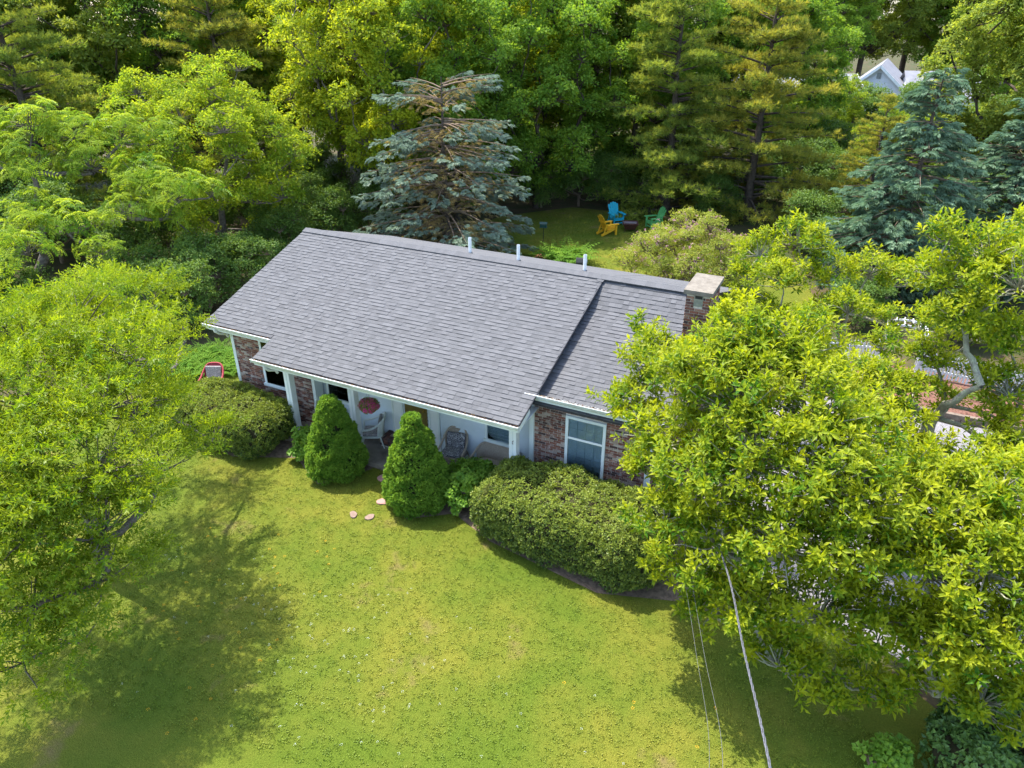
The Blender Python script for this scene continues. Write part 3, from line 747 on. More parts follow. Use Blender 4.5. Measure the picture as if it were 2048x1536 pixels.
def face(p, q): return math.atan2(q[1] - p[1], q[0] - p[0]) + math.pi / 2
FP = (5.45, 20.55)
adirondack("blue adirondack chair facing the house beside the fire bowl", (4.25, 21.55, 0), face((4.25, 21.55), (5.6, 20.2)), (0.015, 0.36, 0.46), 1.08)
adirondack("yellow adirondack chair with its back to the house", (4.55, 19.25, 0), face((4.55, 19.25), (5.6, 20.6)), (0.80, 0.42, 0.02), 1.08)
adirondack("green adirondack chair behind the flowering shrub", (6.55, 21.75, 0), face((6.55, 21.75), (5.2, 20.3)), (0.12, 0.42, 0.13), 1.08)
fb = empty("fire_bowl", (*FP, 0), R(20), "rusty square fire bowl between the garden chairs", "fire pit")
mb = MB()
def sq(r, z): return [(-r, -r, z), (r, -r, z), (r, r, z), (-r, r, z)]
V = sq(0.26, 0.12) + sq(0.42, 0.44) + sq(0.39, 0.44) + sq(0.24, 0.16)
F = [(3, 2, 1, 0), (12, 13, 14, 15)]
for i in range(4):
    j = (i + 1) % 4; F += [(i, j, 4 + j, 4 + i), (4 + i, 4 + j, 8 + j, 8 + i), (8 + i, 8 + j, 12 + j, 12 + i)]
mb.add(V, F); mb.build("bowl", M['rust'], fb)
mb = MB()
for i in range(4):
    a = sq(0.43, 0.445); mb.bar(a[i], a[(i + 1) % 4], 0.035, 0.03)
mb.build("rim", M['rust'], fb)
for sx in (-1, 1):
    for sy in (-1, 1):
        mb = MB(); mb.tube([(sx * 0.25, sy * 0.25, 0.14), (sx * 0.3, sy * 0.3, 0.0)], 0.018, 6); mb.build("leg", M['rust'], fb)
for k in range(3):
    mb = MB(); mb.tube([(-0.38, -0.15 + 0.15 * k, 0.455), (0.38, -0.13 + 0.14 * k, 0.455)], 0.008, 5); mb.build("grate_bar", M['metal'], fb)
bf = empty("bird_feeder", (2.1, 15.8, 0), R(15), "dark green box bird feeder on a thin pole in the back lawn", "bird feeder")
gm = mat_plain("feeder_green", (0.02, 0.075, 0.06), (0.015, 0.05, 0.045), 9, 0.5)
mb = MB(); mb.tube([(0, 0, 0), (0.01, 0, 1.0)], 0.018, 8); mb.build("pole", M['black'], bf)
mb = MB(); mb.box(-0.17, 0.17, -0.11, 0.11, 1.0, 1.18); mb.build("hopper", gm, bf)
mb = MB(); mb.add([(-0.2, -0.15, 1.18), (0.2, -0.15, 1.18), (0.2, 0.15, 1.18), (-0.2, 0.15, 1.18), (-0.2, 0, 1.27), (0.2, 0, 1.27)], [(0, 1, 5, 4), (3, 4, 5, 2), (0, 4, 3), (1, 2, 5), (0, 3, 2, 1)]); mb.build("lid", gm, bf)
mb = MB(); mb.box(-0.2, 0.2, -0.16, 0.16, 0.985, 1.0); mb.build("tray", gm, bf)
gr = empty("barbecue_grill", (6.12, 11.0, 0), R(20), "black box-shaped grill behind the roof ridge", "grill")
mb = MB(); mb.box(-0.24, 0.24, -0.2, 0.2, 0.12, 0.95); mb.build("cabinet", M['black'], gr)
mb = MB()
prof = [(-0.22, 0.96), (-0.22, 1.14), (-0.12, 1.27), (0.12, 1.27), (0.22, 1.14), (0.22, 0.96)]
n = len(prof); mb.add([(x, y, z) for x in (-0.25, 0.25) for y, z in prof], [(i, i + 1, n + i + 1, n + i) for i in range(n - 1)] + [(0, 5, 4, 1), (1, 4, 3, 2), (6, 7, 10, 11), (7, 8, 9, 10)]); mb.build("lid", M['black'], gr)
mb = MB()
ring = [(0.255, 0.085 * math.cos(a), 1.13 + 0.085 * math.sin(a)) for a in np.linspace(0, 2 * math.pi, 17)]
mb.tube(ring, 0.012, 6, False); mb.build("dial_ring", M['pvc'], gr)
for sx in (-1, 1):
    mb = MB(); mb.box(sx * 0.2 - 0.03, sx * 0.2 + 0.03, -0.18, 0.18, 0, 0.12); mb.build("foot", M['black'], gr)
mb = MB()
for i in range(11):
    for j in range(6):
        v = random.uniform(0.75, 1.2); mb.cur = (0.30 * v, 0.085 * v, 0.065 * v); x = 2.55 + i * 0.21; y = 13.75 + j * 0.108
        mb.box(x, x + 0.2, y, y + 0.1, 0.0, 0.035 + random.uniform(0, 0.008))
bp_ = mb.build("brick_path", M['redbrick']); bp_["kind"] = "structure"

# stepping stones in front of the porch
for i, (x, y, rx, ry, mk, lab) in enumerate(((6.85, -5.72, 0.26, 0.2, 'paver', "dull red round stepping stone in the shade between the conifers"), (7.36, -6.62, 0.17, 0.12, 'paver', "pink stepping stone touching the right dwarf conifer"),
        (6.99, -7.40, 0.09, 0.14, 'paverl', "narrow pale stepping stone, left of the two in the lawn"), (7.43, -7.30, 0.13, 0.10, 'paverl', "pale stepping stone, right of the two in the lawn"))):
    mb = MB(); mb.prism([(px, py) for px, py in blob(0, 0, rx, ry, 14, 0.06, i)], -0.02, 0.035)
    o = mb.build("stepping_stone", M[mk]); o.location = (x, y, 0); o.rotation_euler = (0, 0, 0.4 * i); tag(o, lab, "stepping stone", "stepping stones")

# hanging basket
hb = empty("hanging_basket", (6.14, -5.25, 1.78), 0, "hanging basket overflowing with pink flowers under the porch eave", "hanging basket")
mb = MB(); mb.tube([(0, 0, -0.02), (0, 0, 0.05), (0, 0, 0.14), (0, 0, 0.16)], (0.06, 0.13, 0.17, 0.16), 14); mb.build("pot", M['black'], hb)
mb = MB()
for k in range(3):
    a = k * 2.09; mb.tube([(0.16 * math.cos(a), 0.16 * math.sin(a), 0.15), (0, 0, 0.62)], 0.004, 4, False)
mb.tube([(0, 0, 0.62), (0, 0, 0.875)], 0.005, 4, False); mb.build("hanger", M['metal'], hb)

# ------------------------------------------------------------------ white picket fence, arbor, timber edging
def picket_run(label, x0, x1, y0, y1, n):
    f = empty("picket_fence", (x0, y0, 0.04), 0, label, "fence", "white picket fence along the mulch bed")
    mb = MB(); mb.add([(-0.036, -0.01, 0.05), (0.036, -0.01, 0.05), (0.036, -0.01, 0.84), (0.02, -0.01, 0.90), (0, -0.01, 0.95), (-0.02, -0.01, 0.90), (-0.036, -0.01, 0.84)] +
        [(-0.036, 0.01, 0.05), (0.036, 0.01, 0.05), (0.036, 0.01, 0.84), (0.02, 0.01, 0.90), (0, 0.01, 0.95), (-0.02, 0.01, 0.90), (-0.036, 0.01, 0.84)],
        [(0, 1, 2, 6), (6, 2, 3, 5), (5, 3, 4), (8, 7, 13, 9), (9, 13, 12, 10), (10, 12, 11), (0, 7, 8, 1), (1, 8, 9, 2), (2, 9, 10, 3), (3, 10, 11, 4), (4, 11, 12, 5), (5, 12, 13, 6), (6, 13, 7, 0)])
    pm = mb.mesh("picket", M['picket'])
    dx, dy = x1 - x0, y1 - y0; ang = math.atan2(dy, dx)
    for k in range(n):
        o = link("picket", pm, f); t = (k + 0.5) / n; o.location = (dx * t, dy * t, random.uniform(-0.012, 0.012)); o.rotation_euler = (random.uniform(-.02, .02), random.uniform(-.03, .03), ang)
    for z in (0.27, 0.70):
        mb = MB(); mb.bar((0, 0.035, z), (dx, dy + 0.035, z), 0.04, 0.07); mb.build("rail", M['picket'], f)
    for t in np.linspace(0, 1, max(2, int(math.hypot(dx, dy) / 2.3) + 1)):
        mb = MB(); px, py = dx * t, dy * t + 0.10; mb.box(px - 0.045, px + 0.045, py - 0.045, py + 0.045, -0.05, 1.0); po = mb.build("post", M['picket'], f)
        mb = MB(); mb.add([(px - .06, py - .06, 1.0), (px + .06, py - .06, 1.0), (px + .06, py + .06, 1.0), (px - .06, py + .06, 1.0), (px, py, 1.07)], [(0, 1, 4), (1, 2, 4), (2, 3, 4), (3, 0, 4), (3, 2, 1, 0)]); mb.build("post_cap", M['picket'], po)
picket_run("white picket fence left of the arbor behind the yellow-leaved trees", 16.6, 18.75, 7.3, 7.75, 20)
picket_run("white picket fence right of the arbor above the mulch bed", 20.15, 25.2, 7.65, 7.2, 46)
ar = empty("garden_arbor", (19.45, 7.75, 0.04), 0, "white wooden garden arbor between two picket fence runs", "arbor")
for sx in (-0.6, 0.6):
    for sy in (-0.22, 0.22):
        mb = MB(); mb.box(sx - 0.04, sx + 0.04, sy - 0.04, sy + 0.04, -0.05, 1.55); mb.build("post", M['picket'], ar)
    for z in np.arange(0.25, 1.5, 0.22):
        mb = MB(); mb.bar((sx, -0.22, z), (sx, 0.22, z), 0.02, 0.035); mb.build("side_slat", M['picket'], ar)
for sy in (-0.27, 0.27):
    pts = [(0.62 * math.cos(a), sy, 1.53 + 0.28 * math.sin(a)) for a in np.linspace(0, math.pi, 11)]
    mb = MB()
    for p, q in zip(pts[:-1], pts[1:]): mb.bar(p, q, 0.035, 0.07, (0, 0, 1))
    mb.build("arch_rib", M['picket'], ar)
for a in np.linspace(0.15, math.pi - 0.15, 8):
    mb = MB(); mb.bar((0.64 * math.cos(a), -0.36, 1.58 + 0.29 * math.sin(a)), (0.64 * math.cos(a), 0.36, 1.58 + 0.29 * math.sin(a)), 0.035, 0.03); mb.build("roof_slat", M['picket'], ar)
te = empty("timber_edging", (18.9, 4.72, 0), 0, "weathered timber edging in front of the mulch bed", "edging")
for k in range(4):
    for z in (0.0, 0.13):
        mb = MB(); x = k * 2.44 + (0.6 if z else 0); mb.box(x, x + 2.42, -0.07, 0.07, z, z + 0.125); mb.build("timber", M['timber'], te)

# ------------------------------------------------------------------ overhead lines to the house
def sagline(P, n=60):
    P = np.array(P, float); t = np.linspace(0, len(P) - 1, n); out = []
    for u in t:                                         # Catmull-Rom
        i = min(int(u), len(P) - 2); f = u - i
        p0, p1, p2, p3 = P[max(i - 1, 0)], P[i], P[i + 1], P[min(i + 2, len(P) - 1)]
        out.append(0.5 * (2 * p1 + (p2 - p0) * f + (2 * p0 - 5 * p1 + 4 * p2 - p3) * f * f + (3 * p1 - p0 - 3 * p2 + p3) * f ** 3))
    return np.array(out)
path = sagline([(14.3, -4.7, 3.7), (15.35, -7.0, 3.4), (16.39, -9.38, 3.59), (16.95, -11.6, 4.30), (17.46, -13.85, 5.24), (18.3, -18.0, 7.0), (20.0, -26.0, 9.5)], 420)
sv = empty("service_cable", tuple(path[0]), 0, "thick twisted silver service cable crossing above the right lawn", "cable")
d0 = path - path[0]
s_len = np.concatenate([[0], np.cumsum(np.linalg.norm(np.diff(path, axis=0), axis=1))])
for k in range(3):
    ph = s_len * 2 * np.pi / 0.55 + k * 2.09
    pts = d0 + np.stack([np.cos(ph) * 0.010, np.zeros(len(ph)), np.sin(ph) * 0.010], 1)
    mb = MB(); mb.tube(pts, 0.0068, 6); mb.build("strand", M['cable'], sv, True)
def at8(v, D): return (17.126 + v[0] * D, -18.843 + v[1] * D, 11.77 + v[2] * D)
for lab, P in (("thin overhead wire, leftmost of the two fine lines", [(14.2, -5.0, 3.0), (14.9, -6.8, 2.7), at8((-0.108, 0.994, -1.055), 8.6), at8((-0.0407, 0.999, -1.38), 5.6), (17.0, -16.0, 5.2), (18.0, -24.0, 8.5)]),
               ("thin overhead wire, nearer the thick twisted cable", [(14.25, -4.9, 3.1), (15.0, -6.8, 2.8), at8((-0.0945, 0.995, -1.05), 8.6), at8((-0.0157, 1.0, -1.365), 5.6), (17.15, -16.0, 5.2), (18.2, -24.0, 8.5)])):
    p = sagline(P, 60); mb = MB(); mb.tube(p - p[0], 0.003, 5); o = mb.build("overhead_wire", M['wire']); o.location = p[0]
    tag(o, lab, "wire", "thin wires to the house")

# ------------------------------------------------------------------ neighbouring houses beyond the trees
M['sidewh'] = mat_plain("white_siding", (0.70, 0.72, 0.75), (0.64, 0.66, 0.70), 0.6, 0.6)
M['farroof'] = mat_plain("pale_grey_roof", (0.24, 0.24, 0.26), (0.18, 0.18, 0.20), 1.5, 0.9)
def far_house(name, label, loc, rz, w, d, hw, hr, wallm, roofm, wins, chim=None, over=0.35, vent=False):
    t = empty(name, loc, rz, label, "house")           # ridge along local Y, gable faces -Y
    mb = MB(); mb.box(-w / 2, w / 2, 0, d, 0, hw); mb.add([(-w / 2, 0, hw), (w / 2, 0, hw), (w / 2, d, hw), (-w / 2, d, hw), (0, 0, hw + hr), (0, d, hw + hr)], [(0, 1, 4), (2, 3, 5), (0, 4, 5, 3), (1, 2, 5, 4)])
    wl_ = mb.build("wall", wallm, t)
    nb = int(hw / 0.22)
    rf = MB(); k = hr / (w / 2); e = w / 2 + over
    for sx in (-1, 1):
        a = [(0, -over, hw + hr + 0.12), (sx * e, -over, hw + 0.12 - over * k), (sx * e, d + over, hw + 0.12 - over * k), (0, d + over, hw + hr + 0.12)]
        rf.add(a + [(x, y, z - 0.1) for x, y, z in a], [(0, 1, 2, 3) if sx > 0 else (3, 2, 1, 0), (4, 5, 1, 0) if sx > 0 else (0, 1, 5, 4), (5, 6, 2, 1) if sx > 0 else (1, 2, 6, 5), (7, 6, 5, 4) if sx > 0 else (4, 5, 6, 7)])
    ro = rf.build("roof", roofm, t)
    for sx in (-1, 1):
        mb = MB(); mb.bar((0, -over - 0.03, hw + hr - 0.02), (sx * e, -over - 0.03, hw - over * k - 0.02), 0.05, 0.28); mb.build("rake_trim", M['white'], ro)
    for (x, z, ww, hh) in wins:
        mb = MB(); mb.box(x - ww / 2 - .08, x + ww / 2 + .08, -0.06, 0.01, z - hh / 2 - .08, z + hh / 2 + .08); wi = mb.build("window", M['white'], t)
        mb = MB(); mb.box(x - ww / 2, x + ww / 2, -0.075, -0.058, z - hh / 2, z + hh / 2); mb.build("pane", M['metal'], wi)
    if vent:
        mb = MB(); mb.box(-0.22, 0.22, -0.05, 0.01, hw + hr * 0.52, hw + hr * 0.52 + 0.6); mb.build("gable_vent", M['metal'], t)
        mb = MB(); mb.box(-0.75, -0.4, -0.3, 0.0, hw + 0.15, hw + 0.6); mb.build("wall_lamp", M['black'], t)
    if chim:
        mb = MB(); x, y = chim; mb.box(x - 0.35, x + 0.35, y - 0.35, y + 0.35, hw, hw + hr + 1.0); c = mb.build("chimney", M['rust'], t)
    return t
far_house("neighbour_house", "small white house gable among trees at upper right", (15.9, 76.0, 0), R(-2), 6.4, 11, 2.5, 2.7, M['sidewh'], M['farroof'], ((-1.8, 1.5, 0.9, 1.2), (1.6, 1.5, 0.9, 1.2)), None, 0.4, True)
far_house("neighbour_house", "pale-roofed wing beyond the white gable house", (25.5, 82.0, 0), R(104), 6.5, 7, 2.2, 2.2, M['sidewh'], M['farroof'], ((0, 1.4, 1, 1.2),), (-0.6, 1.2))
far_house("neighbour_house", "long low house with pale grey roof behind the tall pine", (13.4, 73.6, 0), R(116), 8.0, 15.5, 2.4, 2.0, M['sidewh'], M['farroof'], ((0, 1.4, 1, 1.2),), (0.8, 6.5))

# ------------------------------------------------------------------ foliage toolkit
UP = np.array((0, 0, 1.0))
def unit(v): return v / (np.linalg.norm(v, axis=-1, keepdims=True) + 1e-9)
def rdir(r, n): return unit(r.standard_normal((n, 3)))
class Templ:
    def __init__(s): s.V = []; s.F = []; s.T = []; s.n = 0
    def leaf(s, b, d, up, L, W, fold=0.15, droop=0.15, t=0.0, rich=True):
        b = np.asarray(b, float); d = unit(np.asarray(d, float)); x = np.cross(d, up); x = unit(x); n = np.cross(x, d)
        if rich:
            m = b + d * L * 0.5; tip = b + d * L * 0.97 - n * L * droop
            V = [b, m + x * W / 2 + n * W * fold, m - x * W / 2 + n * W * fold, m - n * W * 0.05, tip]
            F = [(0, 3, 1), (0, 2, 3), (1, 3, 4), (3, 2, 4)]
        else:
            m = b + d * L * 0.48; tip = b + d * L * 0.97 - n * L * droop
            V = [b, m + x * W / 2 + n * W * fold, tip, m - x * W / 2 + n * W * fold]; F = [(0, 2, 1), (0, 3, 2)]
        s.V += V; s.F += [[i + s.n for i in f] for f in F]; s.T += [t] * len(V); s.n += len(V)
    def tri(s, a, b, c, t=0.0):
        s.V += [a, b, c]; s.F.append([s.n, s.n + 1, s.n + 2]); s.T += [t] * 3; s.n += 3
    def done(s):
        s.V = np.array(s.V, float); s.F = np.array(s.F, np.int32); s.T = np.array(s.T, float); return s

def sph(az, el): return np.array((math.cos(az) * math.cos(el), math.sin(az) * math.cos(el), math.sin(el)))
def t_rosette(n, L, W, e0=0, e1=45, seed=0, rich=True, tj=0.25):
    r = random.Random(seed); t = Templ()
    for i in range(n):
        az = 2 * math.pi * i / n + r.uniform(-.35, .35); el = R(r.uniform(e0, e1)); l = L * r.uniform(.7, 1.1)
        d = sph(az, el); t.leaf(d * 0.02 + np.array((0, 0, r.uniform(-.05, .03) * L * 3)), d, UP + 0.01, l, W * r.uniform(.85, 1.1), .16, .18, r.uniform(-tj, tj), rich)
    return t.done()
def t_twig(n, length, L, W, seed=0, rich=False, tj=0.25, spread=60):
    r = random.Random(seed); t = Templ()
    for i in range(n):
        f = (i + .5) / n; az = i * 2.4 + r.uniform(-.5, .5); el = R(90 - spread * r.uniform(.7, 1.15) * (1.15 - .5 * f))
        d = sph(az, el); p = np.array((0, 0, f * length)) + 0.03 * length * np.array((r.uniform(-1, 1), r.uniform(-1, 1), 0))
        t.leaf(p, d, UP + np.array((.01, .02, 0)) if abs(d[2]) < .9 else np.array((1., 0, 0)), L * r.uniform(.75, 1.15), W * r.uniform(.8, 1.15), .15, .12, r.uniform(-tj, tj), rich)
    return t.done()
def t_cluster(n, rad, L, W, seed=0, tj=0.3):
    r = random.Random(seed); rr = np.random.default_rng(seed); t = Templ()
    for i in range(n):
        d = rdir(rr, 1)[0]; d[2] = abs(d[2]) * .8 - .15; p = d * rad * rr.random() ** .5
        o = unit(d + 0.6 * rr.standard_normal(3)); o[2] *= .5; o = unit(o)
        t.leaf(p, o, unit(UP + 0.45 * rr.standard_normal(3)), L * r.uniform(.7, 1.15), W * r.uniform(.8, 1.15), .12, .12, r.uniform(-tj, tj), False)
    return t.done()
def t_compound(nl, seed=0):
    r = random.Random(seed); t = Templ()
    for k in range(nl):
        az = 2 * math.pi * k / nl + r.uniform(-.3, .3); el = R(r.uniform(5, 45)); Lr = r.uniform(.38, .55); lt = r.uniform(-.25, .25)
        d = sph(az, el); side = unit(np.cross(d, UP))
        for i in range(6):
            f = (i + 1) / 6.0; p = d * Lr * f - UP * Lr * .55 * f * f
            for s_ in (-1, 1):
                t.leaf(p, d * .5 + side * s_ - UP * (.25 + .3 * f), UP + .01, .15 * (1.05 - .25 * abs(f - .5) * 2), .048, .1, .2, lt + r.uniform(-.08, .08), False)
        t.leaf(d * Lr - UP * Lr * .55, d - UP, UP + .01, .13, .045, .1, .2, lt, False)
    return t.done()
def t_needles(n, L, w, seed=0, e0=-10, e1=80, tj=.25):
    r = random.Random(seed); t = Templ()
    for i in range(n):
        d = sph(r.uniform(0, 6.283), R(r.uniform(e0, e1))); x = unit(np.cross(d, np.array((r.uniform(-1, 1), r.uniform(-1, 1), r.uniform(-1, 1)))))
        l = L * r.uniform(.75, 1.15); t.tri(-x * w / 2, x * w / 2, d * l, r.uniform(-tj, tj))
    return t.done()
def t_spray(L, w, pairs, seed=0, droop=.15, tj=.2):
    """flat conifer spray along +Z, flat in XZ; each finger is two crossed blades"""
    r = random.Random(seed); t = Templ()
    def finger(p, d, l, ww, tt):
        d = unit(d); x = unit(np.cross(d, np.array((0, 1., 0)))); y = np.cross(x, d); q = p + d * l - np.array((0, 1., 0)) * l * droop
        m = p + d * l * .55
        for a in (x, y):
            t.tri(p, m + a * ww / 2, q, tt); t.tri(p, q, m - a * ww / 2, tt)
    z = np.array((0, 0, 1.))
    finger(np.zeros(3), z, L, w, r.uniform(-tj, tj))
    for k in range(pairs):
        f = .12 + .6 * k / pairs
        for s_ in (-1, 1):
            finger(z * L * f, np.array((s_ * r.uniform(.7, 1.0), r.uniform(-.25, .1), r.uniform(.7, 1.0))), L * (.55 - .3 * k / pairs) * r.uniform(.8, 1.15), w * .9, r.uniform(-tj, tj))
    return t.done()

def scatter(templs, pos, axis, scale, tint, seed=0, spin=None):
    r = np.random.default_rng(seed); n = len(pos); z = unit(np.asarray(axis, float))
    h = np.where(np.abs(z[:, 2:3]) < .96, np.array((0, 0, 1.)), np.array((1., 0, 0)))
    x = unit(np.cross(h, z)); y = np.cross(z, x)
    a = r.uniform(0, 2 * np.pi, n) if spin is None else r.uniform(-spin, spin, n)
    ca, sa = np.cos(a)[:, None], np.sin(a)[:, None]
    x, y = x * ca + y * sa, y * ca - x * sa
    Rm = np.stack([x, y, z], 2) * np.broadcast_to(np.asarray(scale, float), (n,))[:, None, None]
    pick = r.integers(0, len(templs), n); Vs, Fs, Ts = [], [], []; off = 0
    for k, t in enumerate(templs):
        ix = np.nonzero(pick == k)[0]
        if not len(ix): continue
        V = np.einsum('nij,mj->nmi', Rm[ix], t.V) + np.asarray(pos)[ix][:, None, :]
        m = len(t.V); F = t.F[None] + (np.arange(len(ix)) * m)[:, None, None] + off
        T = np.clip(np.asarray(tint)[ix][:, None] + t.T[None], 0, 1)
        Vs.append(V.reshape(-1, 3)); Fs.append(F.reshape(-1, 3)); Ts.append(T.ravel()); off += m * len(ix)
    return np.vstack(Vs), np.vstack(Fs), np.concatenate(Ts)

def crown_points(lobes, density, clump_r, seed=0, flat=.6, low=-.45, out=.85, upb=.6, cov=1.9, hz=1.0):
    r = np.random.default_rng(seed); P, A, T, tw = [], [], [], []
    for (cx, cy, cz, rad) in lobes:
        c = np.array((cx, cy, cz)); area = 4 * np.pi * rad * rad * .8; n = max(6, int(density * area)); K = max(3, int(area / (clump_r ** 2 * cov)))
        d = rdir(r, K * 3); d = d[d[:, 2] > low][:K]; K = len(d)
        cc = c + d * rad * r.uniform(.45, 1.0, (K, 1)) * out * np.array((1, 1, .8)); ct = r.uniform(.25, .75, K)
        k = r.integers(0, K, n); q = rdir(r, n); q[:, 2] = np.where(q[:, 2] < -.3, -q[:, 2], q[:, 2])
        cr = clump_r * r.uniform(.6, 1.25, K)
        p = cc[k] + q * (cr[k] * r.random(n) ** .4)[:, None] * np.array((1, 1, flat))
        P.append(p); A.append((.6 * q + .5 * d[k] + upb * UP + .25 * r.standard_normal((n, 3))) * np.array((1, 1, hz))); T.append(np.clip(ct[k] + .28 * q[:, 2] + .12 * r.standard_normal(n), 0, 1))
        tw += [(c, e) for e in cc]
    return np.vstack(P), np.vstack(A), np.concatenate(T), tw

def join_tubes(ts):
    Vs, Qs, n = [], [], 0
    for V, Q in ts: Vs.append(V); Qs.append(Q + n); n += len(V)
    return np.vstack(Vs), np.vstack(Qs)

def curve(a, b, r, bend=.12, n=5, up=.0):
    a = np.asarray(a, float); b = np.asarray(b, float); L = np.linalg.norm(b - a); t = np.linspace(0, 1, n)[:, None]
    off = r.standard_normal(3) * bend * L + UP * up * L; off2 = r.standard_normal((n, 3)) * bend * .25 * L; off2[0] = off2[-1] = 0
    return a + (b - a) * t + off * (4 * t * (1 - t)) * .5 + off2

def skeleton(trunk, lobes, r0, seed=0, tip=.022):
    """trunk: points from the ground up; each lobe hangs on the nearest node that is already held"""
    r = np.random.default_rng(seed); nodes_ = [np.array(p, float) for p in trunk]; par = [-1] + list(range(len(trunk) - 1)); plen = [0]
    for i in range(1, len(nodes_)): plen.append(plen[-1] + np.linalg.norm(nodes_[i] - nodes_[i - 1]))
    nt = len(nodes_); top = nodes_[-1]
    order = sorted(lobes, key=lambda l: np.linalg.norm(np.array(l[:3]) - top))
    for l in order:
        c = np.array(l[:3]) - UP * l[3] * .3; best = min(range(1 if nt > 1 else 0, len(nodes_)), key=lambda i: np.linalg.norm(nodes_[i] - c) + .30 * plen[i] + (.6 if nodes_[i][2] > c[2] + .3 else 0))
        nodes_.append(c); par.append(best); plen.append(plen[best] + np.linalg.norm(c - nodes_[best]))
    w = [1.0] * len(nodes_)
    for i in range(len(nodes_) - 1, 0, -1): w[par[i]] += w[i]
    rad = [max(tip, r0 * math.sqrt(x / w[0])) for x in w]
    tr, br = [], []
    for i in range(1, len(nodes_)):
        p = par[i]; n = 6; pts = curve(nodes_[p], nodes_[i], r, .10 if i >= nt else .03, n, -.05 if i >= nt else 0)
        q = np.linspace(rad[p] if i < nt else min(rad[p], rad[i] * 1.35), rad[i] * (1 if i < nt else .7), n)
        (tr if i < nt else br).append(tube_np(pts, q, 8 if rad[i] > .06 else 5))
    return tr, br

def tree(name, label, cat, base, trunk, lobes, templs, leafm, barkm, r0, density, clump_r, scale=1.0, seed=0, group=None, flat=.6, low=-.45, twigs=True, upb=.6, leaf_parts=0, spin=None, out=.85, bare=(), cov=1.9, hz=1.0):
    """everything in world coordinates; the Empty stands at the base"""
    b = np.array(base, float); root = empty(name, tuple(b), 0, label, cat, group); r = np.random.default_rng(seed + 99)
    tr, br = skeleton(trunk, list(lobes) + list(bare), r0, seed)
    V, Q = join_tubes(tr); link("trunk", mesh_np("trunk", V - b, [Q], barkm, smooth=True), root)
    P, A, T, tw = crown_points(lobes, density, clump_r, seed, flat, low, out, upb, cov, hz)
    if twigs:
        for (c, e) in tw: br.append(tube_np(curve(c - UP * .2, e, r, .1, 4), np.linspace(.018, .006, 4) * (1 + r0), 4))
    if br:
        V, Q = join_tubes(br); link("branches", mesh_np("branches", V - b, [Q], barkm, smooth=True), root)
    sc_ = scale * r.uniform(.8, 1.2, len(P))
    if leaf_parts:                                       # leaves that show largest become parts of their own
        dc = np.linalg.norm(P - CAMP, axis=1) - 1.2 * A[:, 2]; o_ = np.argsort(dc); near, rest = o_[:leaf_parts], o_[leaf_parts:]
        one = Templ(); one.leaf((0, 0, 0), (0, 1, 0), UP, .165, .06, .17, .22, 0.0); one.done()
        mes = [mesh_np("leaf", one.V, [one.F], leafm, tint=np.full(len(one.V), tt)) for tt in (.35, .6, .85)]
        for i in near:
            for k in range(6):
                o = link("leaf", mes[int(r.integers(0, 3))], root); o.location = P[i] - b
                o.rotation_euler = (R(r.uniform(5, 60)), R(r.uniform(-20, 20)), k * 1.047 + r.uniform(-.3, .3)); s_ = r.uniform(.8, 1.1); o.scale = (s_, s_, s_)
        P, A, T, sc_ = P[rest], A[rest], T[rest], sc_[rest]
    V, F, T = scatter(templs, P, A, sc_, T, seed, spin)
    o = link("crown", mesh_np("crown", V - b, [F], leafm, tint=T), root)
    return root

def auto_lobes(c, rr, n, r0, r1, seed=0, zmin=-.75):
    r = np.random.default_rng(seed); out = []; ga = math.pi * (3 - math.sqrt(5))
    for i in range(n):
        z = 1 - (i + .5) / n * (1 - zmin); q = math.sqrt(max(0, 1 - z * z)); a = i * ga + r.uniform(-.3, .3); k = r.uniform(.55, .95)
        out.append((c[0] + rr[0] * q * math.cos(a) * k, c[1] + rr[1] * q * math.sin(a) * k, c[2] + rr[2] * z * k, r.uniform(r0, r1)))
    return out

def plant_copy(src, label, loc, rz, s, group=None, name=None):
    c = copy_tree(src); c.location = loc; c.rotation_euler = (0, 0, rz); c.scale = (s, s, s) if not isinstance(s, tuple) else s
    c["label"] = label
    if group: c["group"] = group
    if name: c.name = name
    return c

